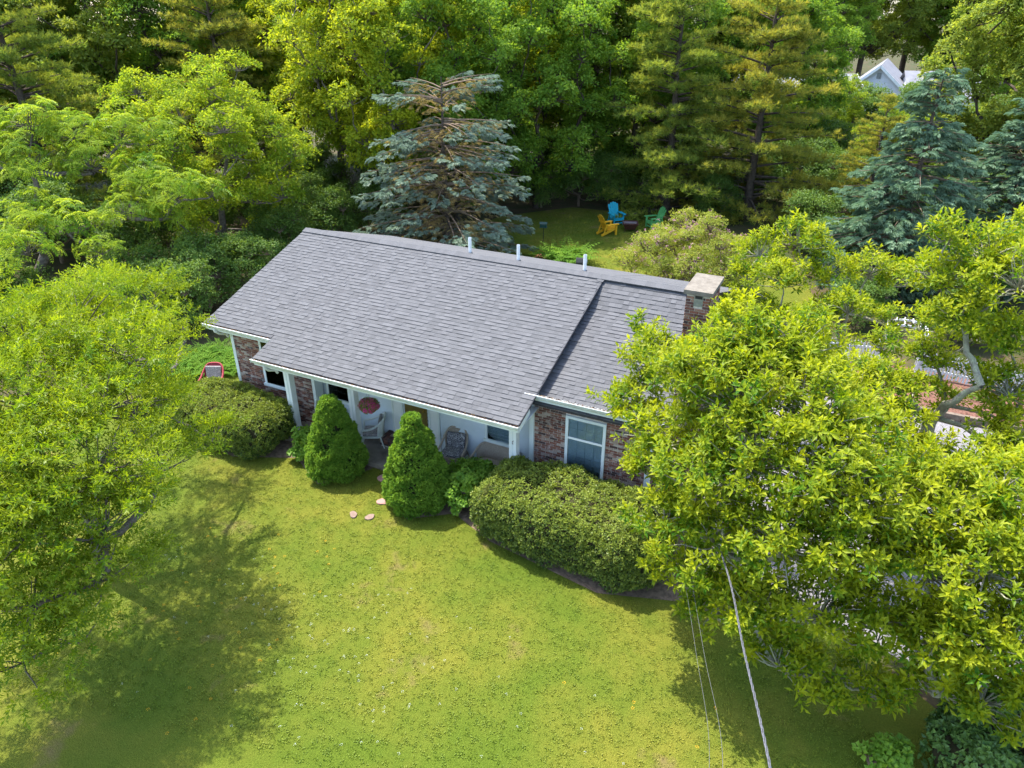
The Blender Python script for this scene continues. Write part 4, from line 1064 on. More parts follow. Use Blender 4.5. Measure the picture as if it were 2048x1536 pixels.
# ------------------------------------------------------------------ yellow-leaved magnolias at the right
def t_shoot(n, L, W, length, seed):
    r = random.Random(seed); t = Templ()
    for i in range(n):
        f = i / (n - 1); az = i * 2.4 + r.uniform(-.3, .3); el = R(8 + 52 * f + r.uniform(-12, 12)); d = sph(az, el)
        t.leaf(np.array((0, 0, (f - .75) * length)) + d * .015, d, UP + .01, L * r.uniform(.75, 1.1), W * r.uniform(.85, 1.1), .17, .22, -.30 + .45 * f + r.uniform(-.12, .12), True)
    return t.done()
MAG = [t_shoot(9, .155, .056, .18, s) for s in range(5)]
M1 = [(13.61, -5.9, 4.3, 0.75), (13.82, -5.43, 4.9, 0.8), (13.35, -4.34, 5.3, 0.35), (14.14, -5.15, 5.2, 0.65), (14.95, -5.6, 5.6, 0.5), (14.85, -3.9, 5.5, 0.35), (15.23, -6.7, 5.9, 1.0), (15.83, -6.29, 6.2, 1.0), (16.55, -6.17, 6.2, 1.0), (15.93, -7.32, 5.6, 1.1), (15.04, -6.79, 5.0, 0.8), (14.62, -6.94, 4.3, 0.85), (14.39, -6.9, 3.5, 0.6), (15.58, -8.12, 4.3, 1.0), (15.01, -7.94, 3.2, 0.85), (16.48, -7.96, 4.9, 1.1), (17.06, -7.15, 5.6, 1.1), (17.45, -7.97, 4.8, 1.2), (16.1, -8.32, 3.3, 1.0), (15.57, -8.23, 2.3, 0.8), (17.06, -8.5, 3.8, 1.1), (18.05, -8.16, 3.8, 1.1), (16.98, -8.52, 2.3, 0.9), (16.21, -8.24, 1.7, 0.7), (17.93, -8.4, 2.5, 1.0), (18.88, -7.96, 2.4, 0.9), (17.51, -8.64, 1.3, 0.7), (18.34, -8.38, 1.2, 0.7), (19.04, -8.22, 1.0, 0.6), (17.91, -6.74, 5.2, 0.8), (18.54, -6.81, 4.5, 0.9), (18.1, -8.1, 4.6, 0.8), (18.84, -7.77, 3.9, 0.8)]
M2 = [(19.47, -7.15, 4.4, 0.9), (20.15, -6.95, 4.8, 0.9), (19.36, -7.81, 3.6, 0.9), (20.09, -7.94, 4.0, 1.0), (20.62, -7.68, 4.3, 0.9), (19.66, -8.27, 2.6, 0.8), (20.33, -8.36, 3.0, 0.9), (20.85, -8.19, 3.3, 0.9), (19.96, -8.4, 1.7, 0.7), (20.58, -8.4, 1.8, 0.7), (21.1, -8.29, 2.2, 0.7)]
M3 = [(19.08, -1.5, 6.4, 0.8), (19.68, -1.34, 7.0, 0.9), (20.33, -2.11, 6.8, 1.0), (19.6, -1.82, 5.8, 0.6), (20.63, -1.77, 5.4, 0.8), (20.34, -1.4, 4.2, 0.4), (21.04, -1.98, 3.9, 0.7), (18.77, -3.23, 3.6, 0.8), (18.08, -3.13, 4.0, 0.8), (19.5, -3.39, 3.0, 0.8), (20.53, -3.3, 3.0, 0.7), (21.22, -3.08, 3.2, 0.7), (20.38, -0.14, 7.2, 0.7), (18.76, -2.02, 4.0, 0.4), (17.7, -1.85, 4.0, 0.7), (19.14, -1.18, 4.6, 0.5), (19.89, -1.46, 3.6, 0.5), (19.2, -5.5, 3.4, 0.8), (17.16, -2.63, 4.3, 0.6), (18.92, -1.6, 7.4, 0.5), (18.71, -0.96, 6.4, 0.5), (19.89, -6.24, 3.8, 0.7), (17.3, -3.94, 4.6, 0.6), (18.27, -2.42, 4.2, 0.6), (19.02, -2.28, 4.2, 0.5), (19.47, -1.18, 4.4, 0.5), (20.05, -0.63, 5.0, 0.7), (20.84, -2.0, 4.4, 0.7), (20.7, -2.9, 3.6, 0.6), (20.6, -5.4, 4.0, 0.7), (19.5, -2.1, 6.0, 0.6), (20.95, -3.3, 3.6, 0.6), (21.1, -5.1, 4.2, 0.6)]
M4 = [(14.74, 2.55, 5.3, 0.8), (15.78, 2.32, 5.8, 0.8), (14.68, 1.85, 4.6, 0.6), (15.65, 1.41, 4.9, 0.8), (16.7, 2.52, 5.0, 0.7), (17.72, 3.02, 5.0, 0.7), (18.53, 3.12, 4.8, 0.6), (16.69, 1.93, 4.0, 0.6), (15.54, 1.37, 4.0, 0.5), (17.83, 2.49, 4.0, 0.4), (17.49, 1.52, 3.4, 0.3), (16.53, 0.54, 4.2, 0.6), (14.58, 1.19, 4.2, 0.4), (18.31, -0.34, 4.2, 0.5), (17.4, 0.9, 4.6, 0.6), (18.4, 0.8, 4.4, 0.5), (19.1, 0.5, 4.6, 0.5)]
GM = "yellow-leaved magnolias by the driveway"
tree("magnolia_tree", "large yellow-green magnolia overlapping the right end of the roof", "tree", (16.1, -5.6, 0), [(16.1, -5.6, 0), (16.05, -5.7, 1.0), (16.0, -5.9, 2.0), (16.0, -6.1, 2.9)], M1, MAG, M['l_mag'], M['lichen'], .17, 20, .27, 1.0, 1, GM, .7, leaf_parts=50, cov=2.9, out=1.0, upb=.5)
tree("magnolia_tree", "yellow-green magnolia in the lower right corner beside the ivy", "tree", (20.2, -6.6, 0), [(20.2, -6.6, 0), (20.2, -6.7, .9), (20.15, -6.9, 1.9)], M2, MAG, M['l_mag'], M['lichen'], .12, 22, .27, 1.0, 2, GM, .7, leaf_parts=0, cov=2.9, out=1.0, upb=.5)
tree("magnolia_tree", "gnarled lichen-covered magnolia with bare forked limbs by the mulch bed", "tree", (19.3, -2.2, 0), [(19.3, -2.2, 0), (19.4, -2.1, 1.2), (19.55, -2.0, 2.4), (19.6, -1.9, 3.3)], M3, MAG, M['l_mag'], M['lichen'], .17, 19, .27, 1.0, 3, GM, .7, cov=2.9, out=1.0, upb=.5, bare=[(18.6, -2.4, 4.5, .3), (19.0, -2.8, 4.2, .2), (20.2, -2.5, 4.6, .2), (18.3, -1.6, 4.4, .2), (20.9, -1.4, 4.7, .2)])
tree("magnolia_tree", "smaller magnolia with thin crown behind the chimney end of the house", "tree", (16.6, 2.6, 0), [(16.6, 2.6, 0), (16.55, 2.5, 1.1), (16.5, 2.4, 2.2)], M4, MAG, M['l_mag'], M['lichen'], .12, 19, .27, 1.0, 4, GM, .7, cov=2.9, out=1.0, upb=.5, bare=[(17.2, 2.0, 3.8, .2), (15.6, 2.5, 3.7, .2), (17.6, 2.9, 4.0, .2)])

# ------------------------------------------------------------------ fine-leaved tree at the left
LT = [(1.99, -7.11, 4.2, 0.5), (0.89, -7.18, 4.8, 0.7), (-0.11, -7.62, 5.2, 0.6), (2.27, -10.06, 5.6, 1.0), (2.79, -11.45, 5.8, 1.0), (3.8, -10.26, 5.4, 1.0), (3.26, -9.37, 4.6, 0.5), (4.3, -12.41, 5.3, 1.1), (4.9, -11.52, 5.0, 1.1), (4.35, -10.69, 4.2, 0.8), (4.31, -8.98, 2.6, 0.4), (5.04, -13.22, 4.6, 1.1), (5.75, -12.56, 4.4, 1.1), (5.45, -11.26, 3.5, 0.8), (5.56, -13.83, 3.8, 1.0), (6.12, -13.01, 3.5, 1.0), (5.76, -14.29, 2.8, 0.9), (6.2, -13.42, 2.7, 0.8), (5.59, -14.72, 1.7, 0.8), (6.26, -14.1, 1.9, 0.6), (3.06, -13.01, 5.3, 1.1), (4.64, -14.23, 4.4, 1.1), (5.08, -14.97, 3.0, 1.0), (0.22, -11.06, 5.6, 1.0), (1.2, -9.2, 5.5, .8), (3.7, -9.7, 3.7, .6), (1.3, -8.3, 5.0, .6)]
FINE = [t_twig(15, .34, .105, .034, s, False, .25, 62) for s in range(4)]
tree("fine_leaved_tree", "broad yellow-green tree with fine narrow leaves at the left edge", "tree", (3.0, -11.6, 0), [(3.0, -11.6, 0), (3.05, -11.55, 1.0), (3.1, -11.5, 2.1)], LT, FINE, M['l_left'], M['bark'], .17, 27, .46, 1.05, 7, None, .18, low=-.35, out=1.15, upb=.22, cov=2.6, hz=.4)

# ------------------------------------------------------------------ clipped hedges
BOXL = [t_rosette(9, .058, .030, -10, 70, s, False, .3) for s in range(4)]
def hedge(label, c, half, rz, dens, seed, e=4.5, bump=.07, core=True, leafm=None, templ=None, scale=1.0, name="clipped_hedge", group="clipped hedges along the house front", cat="hedge"):
    r = np.random.default_rng(seed); a, b, h = half; root = empty(name, (c[0], c[1], 0), rz, label, cat, group)
    area = 4 * a * b + 8 * h * (a + b); n = int(area * dens)
    fa = r.random(n); wt = np.array([4 * a * b, 4 * a * h, 4 * a * h, 4 * b * h, 4 * b * h]); cum = np.cumsum(wt / wt.sum()); k = np.searchsorted(cum, fa)
    u, v = r.uniform(-1, 1, n), r.uniform(-1, 1, n); p = np.zeros((n, 3))
    p[k == 0] = np.stack([u * a, v * b, np.full(n, h)], 1)[k == 0]
    for kk, s_ in ((1, -1), (2, 1)): p[k == kk] = np.stack([u * a, np.full(n, s_ * b), v * h], 1)[k == kk]
    for kk, s_ in ((3, -1), (4, 1)): p[k == kk] = np.stack([np.full(n, s_ * a), u * b, v * h], 1)[k == kk]
    def surf(p, inset=0):
        q = (np.abs(p[:, 0] / a) ** e + np.abs(p[:, 1] / b) ** e + np.abs(p[:, 2] / h) ** e) ** (-1 / e)
        nrm = np.stack([np.sign(p[:, 0]) * np.abs(p[:, 0] / a) ** (e - 1) / a, np.sign(p[:, 1]) * np.abs(p[:, 1] / b) ** (e - 1) / b, np.sign(p[:, 2]) * np.abs(p[:, 2] / h) ** (e - 1) / h], 1)
        nrm = unit(nrm); s_ = p * q[:, None]
        w = bump * (np.sin(s_[:, 0] * 3.1 + seed) * np.cos(s_[:, 1] * 3.7 + 1.3 * seed) + .6 * np.sin(s_[:, 0] * 7.3 + s_[:, 2] * 5.1) + .5 * np.sin(s_[:, 1] * 8.1 - s_[:, 2] * 6.3 + s_[:, 0] * 4))
        return s_ + nrm * (w - inset)[:, None], nrm
    s_, nrm = surf(p); s_ = s_ + nrm * (r.uniform(-.10, .05, n))[:, None]; s_[:, 2] += h; ok = s_[:, 2] > .03
    s_, nrm = s_[ok], nrm[ok]
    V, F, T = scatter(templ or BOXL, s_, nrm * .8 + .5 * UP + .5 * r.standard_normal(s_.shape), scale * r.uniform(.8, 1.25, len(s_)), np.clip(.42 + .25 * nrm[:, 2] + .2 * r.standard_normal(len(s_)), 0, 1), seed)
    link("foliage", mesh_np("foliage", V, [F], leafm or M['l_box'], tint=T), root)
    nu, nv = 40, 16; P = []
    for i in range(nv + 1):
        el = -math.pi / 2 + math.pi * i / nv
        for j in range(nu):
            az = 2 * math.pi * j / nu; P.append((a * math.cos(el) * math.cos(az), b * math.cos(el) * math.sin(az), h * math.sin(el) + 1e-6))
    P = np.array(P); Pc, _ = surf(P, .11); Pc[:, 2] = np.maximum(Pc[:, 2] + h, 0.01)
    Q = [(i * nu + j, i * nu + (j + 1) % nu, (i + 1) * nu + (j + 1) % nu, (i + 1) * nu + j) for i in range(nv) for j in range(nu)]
    link("light_block_core", mesh_np("light_block_core", Pc, [Q], M['core']), root)  # solid dark core added so light does not pass through the hedge
    return root
hedge("big rounded clipped hedge left of the porch under the left window", (1.32, -5.78), (1.92, 1.02, .64), R(-4), 250, 21, 4.2, .05)
hedge("big sprawling clipped hedge right of the porch in front of the lawn", (12.45, -5.95), (2.4, 1.14, .76), R(-3), 250, 22, 4.2, .07)
hedge("dark low hedge against the porch corner behind the big right hedge", (10.55, -5.0), (.62, .42, .55), R(0), 320, 23, 3, .05)
hedge("dark low hedge strip under the big right window", (12.2, -4.78), (.95, .28, .52), R(0), 320, 24, 3.5, .05)

# ------------------------------------------------------------------ dwarf conifers either side of the path
TUFT = [t_needles(6, .058, .030, s, 0, 75, .2) for s in range(4)]
def dwarf(label, loc, h, rb, seed):
    r = np.random.default_rng(seed); root = empty("dwarf_conifer", loc, 0, label, "conifer", "dwarf conifers either side of the front path")
    def prof(f): return rb * np.minimum(1, (f + .02) / .16) ** .35 * (1 - np.clip(f, 0, 1)) ** .72 * 1.0 + .03
    lob = []
    for i in range(420):
        f = 1 - (1 - r.random() * .995) ** .72; a = r.uniform(0, 6.283); q = float(prof(f)) * r.uniform(.84, 1.0)
        lob.append((q * math.cos(a), q * math.sin(a), h * f * .97, r.uniform(.10, .22) * (1.1 - .5 * f)))
    P, A, T = [], [], []
    for (x, y, z, q) in lob:
        n = int(390 * q * q * 3.2) + 7; d = rdir(r, n); o = unit(np.array((x, y, .25 * (q + .2)))); d = unit(d + .7 * o); P.append(np.array((x, y, z)) + d * q * r.uniform(.85, 1.05, (n, 1)) * np.array((1, 1, .8))); A.append(d + .5 * UP)
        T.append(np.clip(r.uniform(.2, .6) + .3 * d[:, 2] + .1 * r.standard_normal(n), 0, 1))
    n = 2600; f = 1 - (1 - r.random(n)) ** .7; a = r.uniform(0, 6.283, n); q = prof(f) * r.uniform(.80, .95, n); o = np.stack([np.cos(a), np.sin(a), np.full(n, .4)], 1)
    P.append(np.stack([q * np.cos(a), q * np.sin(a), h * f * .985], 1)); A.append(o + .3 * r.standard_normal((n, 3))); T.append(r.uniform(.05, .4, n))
    P, A, T = np.vstack(P), np.vstack(A), np.concatenate(T); ok = P[:, 2] > .03; P, A, T = P[ok], A[ok], T[ok]
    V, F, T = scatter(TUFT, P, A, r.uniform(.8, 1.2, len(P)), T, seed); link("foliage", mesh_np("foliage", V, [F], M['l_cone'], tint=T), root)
    f = np.linspace(0, 1, 14); V, Q = tube_np(np.stack([0 * f, 0 * f, h * f * .95], 1), np.maximum(prof(f) - .17, .01), 20); link("light_block_core", mesh_np("light_block_core", V, [Q], M['core']), root)  # dark inner cone added to block light; trunk follows below
    V, Q = tube_np([(0, 0, -.02), (0, 0, .5)], .05, 8); link("trunk", mesh_np("trunk", V, [Q], M['darkbark']), root)
dwarf("dwarf cone-shaped conifer left of the front path", (5.40, -5.98, 0), 2.5, .80, 31)
dwarf("dwarf cone-shaped conifer right of the front path", (8.20, -6.18, 0), 2.78, .88, 32)

# ------------------------------------------------------------------ broad-leaved shrubs and ferns by the house
HYD = [t_rosette(6, .13, .085, -5, 45, s, True, .25) for s in range(3)]
def bush(name, label, loc, rr, n, templ, leafm, dens, clump, seed, cat="shrub", group=None, stems=5, lob_r=(.22, .34), scale=1.0, barkm=None, zmin=-.3):
    c = (loc[0], loc[1], rr[2] * .55); lobes = auto_lobes(c, rr, n, lob_r[0], lob_r[1], seed, zmin)
    lobes = [(x, y, max(z, q * .6), q) for x, y, z, q in lobes]
    return tree(name, label, cat, (loc[0], loc[1], 0), [(loc[0], loc[1], -.02), (loc[0] + .01, loc[1], rr[2] * .3)], lobes, templ, leafm, barkm or M['twig'], .035 + .02 * rr[2], dens, clump, scale, seed, group, .7, low=-.6)
bush("hydrangea_bush", "bright broad-leaved bush between right conifer and right hedge", (9.45, -5.72), (.62, .55, .62), 16, HYD, M['l_hyd'], 40, .16, 41)
bush("hydrangea_bush", "shaded broad-leaved bush against the porch before the patterned chair", (9.35, -5.12), (.62, .38, .62), 12, HYD, M['l_hyd'], 40, .16, 42)
bush("hydrangea_bush", "small broad-leaved bush between left post and left conifer", (4.15, -5.72), (.38, .34, .55), 9, HYD, M['l_hyd'], 42, .15, 43)
def t_fern(nf, seed=0, L=.75):
    r = random.Random(seed); t = Templ()
    for k in range(nf):
        az = 2 * math.pi * k / nf + r.uniform(-.3, .3); h = np.array((math.cos(az), math.sin(az), 0)); side = np.array((-h[1], h[0], 0)); l = L * r.uniform(.75, 1.1); lt = r.uniform(-.25, .25); lean = r.uniform(.45, .75)
        for i in range(11):
            f = (i + 1) / 11; p = h * l * (lean * f + .25 * f * f) + UP * l * (1.0 * f - .62 * f * f)
            w = l * .22 * (1 - f) ** .7 + .01
            for s_ in (-1, 1): t.leaf(p, side * s_ + h * .35 - UP * .15, UP + .01, w, .045 * l / .75, .05, .15, lt, False)
    return t.done()
FERN = [t_fern(8, s) for s in range(3)]
def fern_patch(name, label, pts, s0, s1, seed, kind, cat=None):
    r = np.random.default_rng(seed); pts = np.array(pts); n = len(pts); b = np.array((pts[:, 0].mean(), pts[:, 1].mean(), 0))
    V, F, T = scatter(FERN, np.column_stack([pts, np.full(n, 0.0)]) - b, UP + .10 * r.standard_normal((n, 3)), r.uniform(s0, s1, n), r.uniform(.2, .8, n), seed)
    o = link(name, mesh_np(name, V, [F], M['l_fern'], tint=T)); o.location = b; return tag(o, label, cat, None, kind)
fr = np.random.default_rng(3); pts = []
while len(pts) < 130:
    t_, u_ = fr.random(), fr.uniform(-.5, .5); x, y = -5.3 + 4.0 * t_, -5.0 + 3.9 * t_; x += u_ * 2.3 * -.7; y += u_ * 2.3 * .72
    if not (abs(x + 1.18) < .7 and abs(y + 4.05) < .7): pts.append((x, y))
fern_patch("fern_bed", "bed of bright green ferns left of the house", pts, .8, 1.2, 5, "stuff")
pts = [(4.35 + .75 * math.cos(a) * q, 13.6 + .6 * math.sin(a) * q) for a, q in zip(fr.uniform(0, 6.28, 22), np.sqrt(fr.random(22)))]
fern_patch("fern_clump", "rounded clump of bright ferns in the back lawn", pts, 1.7, 2.2, 6, None, "fern")

# flowers of the hanging basket
r = np.random.default_rng(8); d = rdir(r, 420); d[:, 2] = d[:, 2] * .8 + .1; pos = d * np.array((.27, .27, .22)) * r.uniform(.8, 1.1, (420, 1)) + np.array((0, 0, .16))
V, F, T = scatter([t_cluster(5, .03, .06, .035, s) for s in range(3)], pos * .93, d + .3 * UP, r.uniform(.7, 1.1, 420), r.uniform(0, 1, 420), 8); link("foliage", mesh_np("foliage", V, [F], M['l_hyd'], tint=T), hb)
k = np.nonzero((r.random(420) < .62) & ((d[:, 1] < .3) | (r.random(420) < .3)))[0]
V, F, T = scatter([t_rosette(5, .032, .03, 5, 30, s, False, .3) for s in range(3)], pos[k] * 1.03, d[k] + .2 * UP, r.uniform(.8, 1.3, len(k)), r.uniform(0, 1, len(k)), 9); link("flowers", mesh_np("flowers", V, [F], M['fl_pink'], tint=T), hb)

# ------------------------------------------------------------------ conifers
SPR = [t_spray(.38, .055, 4, s, .18) for s in range(4)]
def spruce(name, label, base, h, prof, leafm, seed, inner=.45, dz=.42, nb=8, dry=True, z0=.25, group=None, bright=.0, dens=9.0, sag=.30, z1=.985, sp_scale=1.0):
    b = np.array(base, float); r = np.random.default_rng(seed); root = empty(name, tuple(b), 0, label, "conifer", group)
    V, Q = tube_np(curve((0, 0, -.05), (0, 0, h * .97), r, .008, 9), np.linspace(.024 * h, .02, 9), 9); link("trunk", mesh_np("trunk", V, [Q], M['darkbark'], smooth=True), root)
    br, P, A, T, P2, A2 = [], [], [], [], [], []
    z = z0
    while z < h * z1:
        m = nb if z < h * .8 else max(5, nb - 2)
        for k in range(m):
            az = r.uniform(0, 6.283); L = prof(z / h) * r.uniform(.68, 1.12); rise = .35 if z > .8 * h else .12
            o = np.array((math.cos(az), math.sin(az), 0)); s_ = np.array((-o[1], o[0], 0)); zz = z + r.uniform(-.5, .5) * dz; t = np.linspace(0, 1, 5)
            f = lambda t: o * (L * t)[:, None] + UP * (zz + L * (rise * t - sag * t * t + .08 * t ** 3))[:, None]
            br.append(tube_np(f(t), np.linspace(.014 * L + .008, .006, 5), 4))
            n = int(L * dens) + 3; tt = inner + (1.02 - inner) * r.random(n) ** .8; lat = r.uniform(-1, 1, n) * (1.08 - tt) * L * .42 ; p = f(tt) + s_ * lat[:, None] - UP * (np.abs(lat) * .18 + r.uniform(0, .12, n))[:, None]
            P.append(p); A.append(o * .75 + s_ * np.sign(lat)[:, None] * .55 + UP * r.uniform(-.45, .1, n)[:, None] + .15 * r.standard_normal((n, 3))); T.append(np.clip(r.uniform(.25, .7) + .25 * (tt - .6) + .12 * r.standard_normal(n), 0, 1))
            if dry:
                n = int(L * dens * .62) + 2; tt = .12 + .68 * r.random(n); lat = r.uniform(-1, 1, n) * .30 * L * (1 - tt * .5); p = f(tt) + s_ * lat[:, None] - UP * (np.abs(lat) * .2 + r.uniform(0, .1, n))[:, None]
                P2.append(p); A2.append(o * .5 + s_ * np.sign(lat)[:, None] * .8 + UP * r.uniform(-.8, .0, n)[:, None])
        z += dz
    V, Q = join_tubes(br); link("branches", mesh_np("branches", V, [Q], M['twig']), root)
    P, A, T = np.vstack(P), np.vstack(A), np.concatenate(T); V, F, T = scatter(SPR, P, A, sp_scale * r.uniform(.75, 1.25, len(P)), T + bright, seed, .5)
    link("needles", mesh_np("needles", V, [F], leafm, tint=T), root)
    if dry:
        P, A = np.vstack(P2), np.vstack(A2); V, F, T = scatter([t_spray(.40, .032, 3, s, .1) for s in range(3)], P, A, r.uniform(.7, 1.2, len(P)), r.uniform(0, 1, len(P)), seed, .6)
        link("dry_twigs", mesh_np("dry_twigs", V, [F], M['l_brown'], tint=T), root)
    return root
spruce("blue_spruce", "tall thinning blue spruce directly behind the roof ridge", (-1.2, 11.4, 0), 8.9, lambda f: (4.1 if f < .35 else 4.1 - 1.9 * ((f - .35) / .65) ** 1.5) , M['l_spr'], 51, .56, .46, 8, True, .3, "spruces in the back garden", .1, 6.6, .26, .95, 1.0)
sp2 = spruce("blue_spruce", "dense blue-green spruce with pointed top in front of the white house", (19.0, 16.2, 0), 9.6, lambda f: 4.4 * (1 - f) ** .85 * min(1, f * 6 + .5) + .12, M['l_sprg'], 52, .25, .42, 9, False, .3, "spruces in the back garden", .05, 7.0, .26, sp_scale=1.3)
plant_copy(sp2, "dense blue-green spruce cut off by the right edge", (23.0, 19.4, 0), 2.1, (.95, .95, .90))

PT = [t_needles(14, .25, .034, s, -5, 85, .25) for s in range(4)]
def pine(name, label, base, h, prof, leafm, seed, z0=.12, dz=.75, nb=6, group="pines round the back garden", dens=26, lean=0):
    b = np.array(base, float); r = np.random.default_rng(seed); root = empty(name, tuple(b), 0, label, "pine", group)
    V, Q = tube_np(curve((0, 0, -.05), (lean, 0, h * .98), r, .012, 10), np.linspace(.020 * h, .02, 10), 9); link("trunk", mesh_np("trunk", V, [Q], M['darkbark'], smooth=True), root)
    br, P, A, T = [], [], [], []; z = z0 * h
    while z < h * .99:
        for k in range(nb if z < h * .85 else 4):
            az = r.uniform(0, 6.283); L = prof(z / h) * r.uniform(.55, 1.15); o = np.array((math.cos(az), math.sin(az), 0)); s_ = np.array((-o[1], o[0], 0)); zz = z + r.uniform(-.5, .5) * dz; rise = r.uniform(.05, .3) + .35 * (z / h) ** 2
            f = lambda t: o * (L * t)[:, None] + UP * (zz + L * (rise * t - .10 * t * t))[:, None] + np.array((lean * z / h, 0, 0))
            br.append(tube_np(f(np.linspace(0, 1, 5)), np.linspace(.016 * L + .01, .008, 5), 4))
            nc = max(2, int(L * 2.0))
            for c in range(nc):
                tc = .35 + .65 * (c + r.random()) / nc; cc = f(np.array([tc]))[0] + s_ * r.uniform(-1, 1) * (1.15 - tc) * L * .38; rad = r.uniform(.32, .62); n = int(dens * rad * 2.2); ct = r.uniform(.2, .65)
                q = rdir(r, n); P.append(cc + q * rad * r.random((n, 1)) ** .4 * np.array((1, 1, .42))); A.append(UP * .8 + o * .5 + .7 * q); T.append(np.clip(ct + .3 * q[:, 2] + .1 * r.standard_normal(n), 0, 1))
                br.append(tube_np(curve(f(np.array([max(tc - .2, .1)]))[0], cc, r, .05, 3), np.array((.02, .012, .006)), 3))
        z += dz
    V, Q = join_tubes(br); link("branches", mesh_np("branches", V, [Q], M['darkbark']), root)
    P, A, T = np.vstack(P), np.vstack(A), np.concatenate(T); V, F, T = scatter(PT, P, A, r.uniform(.8, 1.2, len(P)), T, seed)
    link("needles", mesh_np("needles", V, [F], leafm, tint=T), root); return root
pa = pine("white_pine", "tall pine behind the blue and green garden chairs", (6.2, 25.2, 0), 14.5, lambda f: 5.0 * (1 - f) ** .6 * min(1, .75 + f * 2) + .25, M['l_pine'], 61, .03, .82, 8, dens=13.5)
pb = pine("white_pine", "tall bronze-tinged pine right of the green chair hiding a grey roof", (11.0, 26.2, 0), 14.0, lambda f: 5.2 * (1 - f) ** .62 * min(1, .75 + f * 2) + .25, M['l_pine2'], 62, .03, .82, 8, dens=13.5)
plant_copy(pa, "tall feathery pine filling the upper left corner", (-23.5, 6.0, 0), 1.0, (1.05, 1.05, 1.10))
plant_copy(pa, "pine with dark trunk at the left edge of the wood", (-28.5, .5, 0), 2.6, (1.0, 1.0, 1.12))
plant_copy(pb, "bushy young pine left of the dense blue-green spruce", (17.3, 26.5, 0), 2.2, .52)

# ------------------------------------------------------------------ broad-leaved trees behind the house
CL = [t_cluster(12, .26, .20, .10, s) for s in range(4)]
CLS = [t_cluster(13, .22, .145, .068, s) for s in range(4)]
WAL = [t_compound(5, s) for s in range(4)]
WL = [(-12.74, -0.59, 7.39, 1.1), (-11.95, 0.64, 6.99, 1.1), (-11.04, 1.93, 6.77, 1.0), (-10.13, 3.12, 6.67, 0.9), (-12.09, -1.44, 6.08, 1.0), (-11.0, 0.25, 5.87, 1.1), (-9.22, 1.03, 5.49, 1.0), (-7.75, 1.28, 4.79, 1.0), (-6.9, 2.29, 4.77, 0.6), (-8.91, -0.23, 4.41, 0.9), (-10.64, -2.93, 4.47, 1.0), (-9.24, -2.55, 4.36, 0.9), (-7.93, -2.34, 3.53, 0.6), (-9.11, -4.29, 3.92, 0.8), (-8.08, 0.87, 4.04, 0.5), (-13.8, -2.4, 6.6, 1.0)]
tree("walnut_tree", "leaning tree with feathery drooping compound leaves at upper left", "tree", (-13.2, -2.6, 0), [(-13.2, -2.6, 0), (-12.9, -2.3, 1.3), (-12.3, -1.8, 2.6)], WL, WAL, M['l_wal'], M['bark'], .20, 3.6, .42, 1.0, 71, None, .45, low=-.4, upb=.55, out=1.15, cov=2.4)
TY = "broad-leaved trees behind the house"
ya = tree("broadleaf_tree", "rounded yellow-green tree behind the left end of the roof", "tree", (-11.3, 6.5, 0), [(-11.3, 6.5, 0), (-11.3, 6.5, 1.6), (-11.2, 6.6, 3.2)], auto_lobes((-11.2, 6.6, 5.2), (4.6, 4.6, 4.6), 60, .65, 1.1, 72, -.9), CLS, M['l_yg'], M['bark'], .19, 10, .42, 1.06, 72, TY, .5, cov=2.4, out=1.0)
yb = tree("broadleaf_tree", "tall golden-green tree left of the blue spruce top", "tree", (-8.2, 16.0, 0), [(-8.2, 16, 0), (-8.1, 16, 2.5), (-8.2, 16.1, 5.0)], auto_lobes((-8.2, 16.0, 8.6), (5.4, 5.4, 6.6), 72, .75, 1.3, 73, -.95), CL, M['l_yg2'], M['bark'], .24, 6.6, .5, 1.08, 73, TY, .4, cov=2.4, out=1.0)
oa = tree("broadleaf_tree", "deep green tree between the blue spruce and the tall pines", "tree", (-1.5, 22.8, 0), [(-1.5, 22.8, 0), (-1.5, 22.7, 2.5), (-1.4, 22.8, 5.0)], auto_lobes((-1.4, 22.8, 7.6), (5.0, 5.0, 7.2), 72, .75, 1.3, 74, -.97), CL, M['l_oak'], M['darkbark'], .24, 6.2, .5, 1.08, 74, TY, .5, cov=2.4, out=1.0)
fa_ = tree("broadleaf_tree", "olive-green oak at the top right corner", "tree", (25.5, 40.5, 0), [(25.5, 40.5, 0), (25.5, 40.5, 3), (25.6, 40.5, 6.0)], auto_lobes((25.5, 40.5, 8.4), (6.4, 6.4, 7.4), 72, .9, 1.5, 75, -.95), CL, M['l_far'], M['darkbark'], .28, 4.5, .6, 1.35, 75, TY, .5, cov=2.4, out=1.0)
